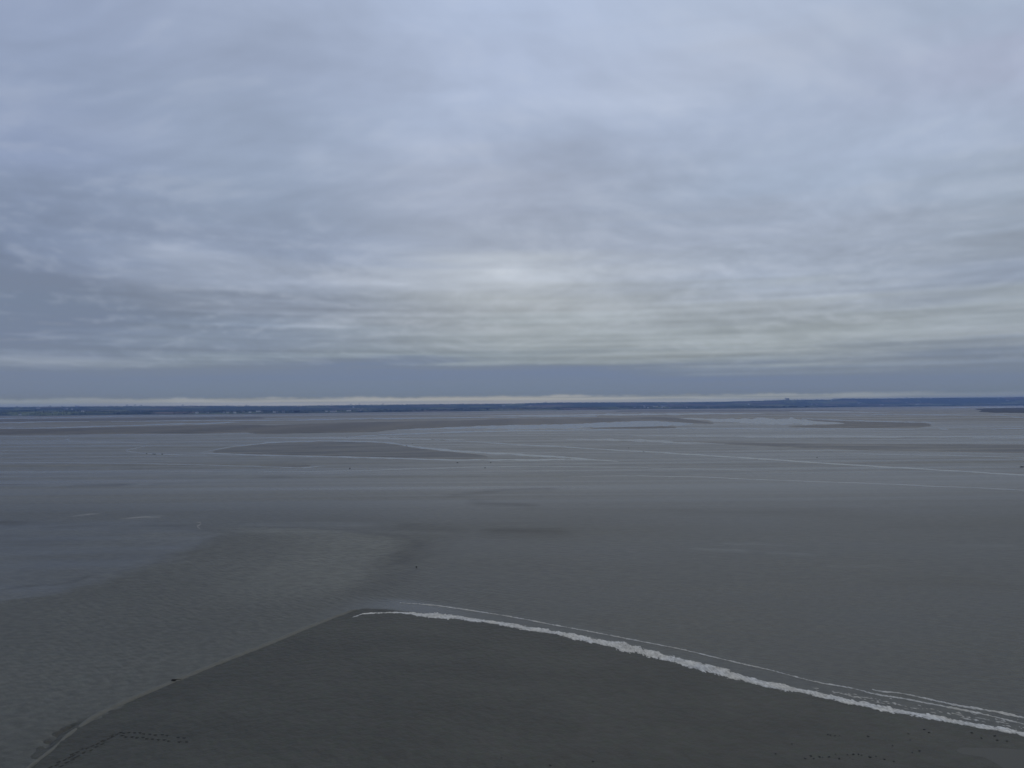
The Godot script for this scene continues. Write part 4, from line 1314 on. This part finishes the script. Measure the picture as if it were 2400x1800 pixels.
func build_debris() -> void:
	var rng := RandomNumberGenerator.new()
	rng.seed = 123
	var mud := mat(Color(0.030, 0.032, 0.032), 0.7)
	var weed := mat(Color(0.022, 0.022, 0.016), 0.75)
	var wood := mat(Color(0.03, 0.026, 0.022), 0.8)
	var shapes := []
	for k in 4: shapes.append(lump(rng, Vector3(0.15, 0.07, 0.11)))
	# clods torn up on the sand below the foam
	var c := [1856, 1744, 1818, 1767, 1887, 1778, 1900, 1772, 1907, 1778, 1921, 1774, 1928, 1775, 1943, 1774, 1958, 1768, 1967, 1778, 1992, 1776, 2000, 1768, 1986, 1769, 2012, 1768, 2019, 1770, 2037, 1773, 2040, 1775, 2053, 1773,
		2073, 1780, 2095, 1785, 1999, 1780, 1940, 1722, 1946, 1723, 1957, 1725, 1968, 1724, 2034, 1726, 2166, 1710, 2177, 1717, 2278, 1718, 2300, 1730, 2331, 1725, 2337, 1735, 2360, 1737, 2129, 1720, 2133, 1735, 2092, 1748, 2138, 1764, 2155, 1760,
		1176, 1776, 1290, 1794, 1390, 1785]
	for k in range(0, c.size(), 2):
		var o := obj("mud_clod", shapes[rng.randi() % 4], mud)
		var s := spot(c[k], c[k + 1])
		o.position = s + Vector3(0, 0.03, 0)
		o.rotation.y = rng.randf() * TAU
		o.scale = Vector3(1, 1, 1) * rng.randf_range(0.28, 0.7) * Vector3(rng.randf_range(1.0, 1.8), 1.0, 1.0)
		tag(o, "small dark clod of mud on the sand below the foam", "mud clod", "mud clods on the sand")
	# clumps of weed stranded far out
	var far := []
	for k in 3: far.append(lump(rng, Vector3(0.55, 0.28, 0.4)))
	for q in [[359, 1064.6], [363, 1064.8], [380, 1064.6], [344, 1063.8]]:
		var o := obj("weed_clump", far[rng.randi() % 3], weed)
		o.position = spot(q[0], q[1]) + Vector3(0, 0.12, 0)
		o.rotation.y = rng.randf() * TAU
		tag(o, "dark weed clump in a row on the pale water line", "weed clump", "weed clumps in a row")
	for q in [[743.5, 1048.8, "dark weed clump lying alone on the lens-shaped bank"], [953, 1044.8, "dark weed clump at the water line edging the lens-shaped bank"], [967, 1039.4, "dark weed clump in the water beyond the lens-shaped bank"],
		[1072.5, 1084.5, "largest weed clump just below the bright water line"], [1150, 1084.0, "dim weed clump just below the bright water line"], [1137, 1096.6, "weed clump on the faint curved line of water"],
		[820, 1098, "lone weed clump below the tiny sand lens"], [1473, 1050.4, "small weed clump above the long slanting water line"], [1509, 1059, "weed clump touching the long slanting water line"], [1915, 1072.4, "weed clump above the far part of the slanting water line"],
		[976, 1330, "dark speck of weed on the rippled water beyond the spit's tip"]]:
		var o := obj("weed_clump", far[rng.randi() % 3], weed)
		o.position = spot(q[0], q[1]) + Vector3(0, 0.12, 0)
		o.rotation.y = rng.randf() * TAU
		o.scale = Vector3.ONE * 0.75
		if q[1] > 1200: o.scale = Vector3.ONE * 0.4
		tag(o, q[2], "weed clump", "weed clumps on the flats")
	# driftwood: a stump with a trailing branch, and a log far out
	var d := base("driftwood", spot(407, 1597.2) + Vector3(0, 0.16, 0), 0.25)
	tag(d, "black driftwood stump with a thin trailing branch at the water's edge", "driftwood")
	obj("stump", lump(rng, Vector3(0.24, 0.13, 0.15)), wood, d)
	var br := CylinderMesh.new()
	br.top_radius = 0.02; br.bottom_radius = 0.05; br.height = 0.75; br.radial_segments = 7
	var b := obj("branch", br, wood, d)
	b.rotation.z = -PI / 2 - 0.08
	b.position = Vector3(0.42, 0.02, 0.0)
	var lg := base("drift_log", spot(2395, 1094.6) + Vector3(0, 0.12, 0), 0.1)
	tag(lg, "dark drift log lying on the flats above the slanting water line", "driftwood")
	var body := CylinderMesh.new()
	body.top_radius = 0.13; body.bottom_radius = 0.2; body.height = 1.7; body.radial_segments = 10
	var bo := obj("log", body, wood, lg)
	bo.rotation.z = PI / 2
	var tw := obj("knot", lump(rng, Vector3(0.22, 0.2, 0.2)), wood, lg)
	tw.position = Vector3(-0.2, 0.12, 0)
	# a shallow pool on the sand
	var st := SurfaceTool.new()
	st.begin(Mesh.PRIMITIVE_TRIANGLES)
	var rim := spline(pts([2242, 1758, 2246, 1763, 2257, 1767.5, 2280, 1771, 2307, 1776, 2335, 1790, 2380, 1812, 2470, 1812, 2470, 1768, 2380, 1756, 2300, 1753, 2258, 1752]), 8, true)
	var tri := Geometry2D.triangulate_polygon(rim)
	for k in range(0, tri.size(), 3):
		add_up(st, spot(rim[tri[k]].x, rim[tri[k]].y, 0.005), spot(rim[tri[k + 1]].x, rim[tri[k + 1]].y, 0.005), spot(rim[tri[k + 2]].x, rim[tri[k + 2]].y, 0.005))
	st.generate_normals()
	var pool := obj("water_pool", st.commit(), mat(Color(0.047, 0.048, 0.039), 0.52))
	tag(pool, "shallow film of water with a curled edge on the sand", "water", "", "structure")

# ------------------------------------------------------------------ scene
func _ready() -> void:
	cam = Camera3D.new()
	cam.name = "camera"
	cam.fov = rad_to_deg(2.0 * atan(900.0 / FOCAL))
	cam.near = 0.5
	cam.far = 40000.0
	cam.position = Vector3(0, EYE, 0)
	cam.rotation_degrees = Vector3(1.684, 0.0, -0.46)
	add_child(cam)
	cam.current = true
	cam_basis = cam.transform.basis
	var env := Environment.new()
	env.background_mode = Environment.BG_SKY
	env.tonemap_mode = Environment.TONE_MAPPER_LINEAR
	env.tonemap_exposure = 1.0
	var sky := Sky.new()
	var pano := PanoramaSkyMaterial.new()
	pano.panorama = make_sky()
	sky.sky_material = pano
	env.sky = sky
	env.fog_enabled = true
	env.fog_density = HAZE
	env.fog_light_color = Color(0.25, 0.46, 1.0).linear_to_srgb()
	env.sdfgi_enabled = true
	env.ssao_enabled = true
	env.ssil_enabled = true
	var we := WorldEnvironment.new()
	we.environment = env
	add_child(we)
	var sun := DirectionalLight3D.new()
	sun.name = "sun"
	sun.light_energy = 0.22
	sun.light_angular_distance = 40.0
	sun.light_color = Color(1.0, 0.95, 0.86)
	sun.shadow_enabled = true
	sun.rotation_degrees = Vector3(-58, 160, 0)
	add_child(sun)
	edge_setup()
	ground_setup()
	build_water()
	build_sand()
	build_banks()
	build_channels()
	build_shore()
	build_landmarks()
	build_foam()
	build_debris()
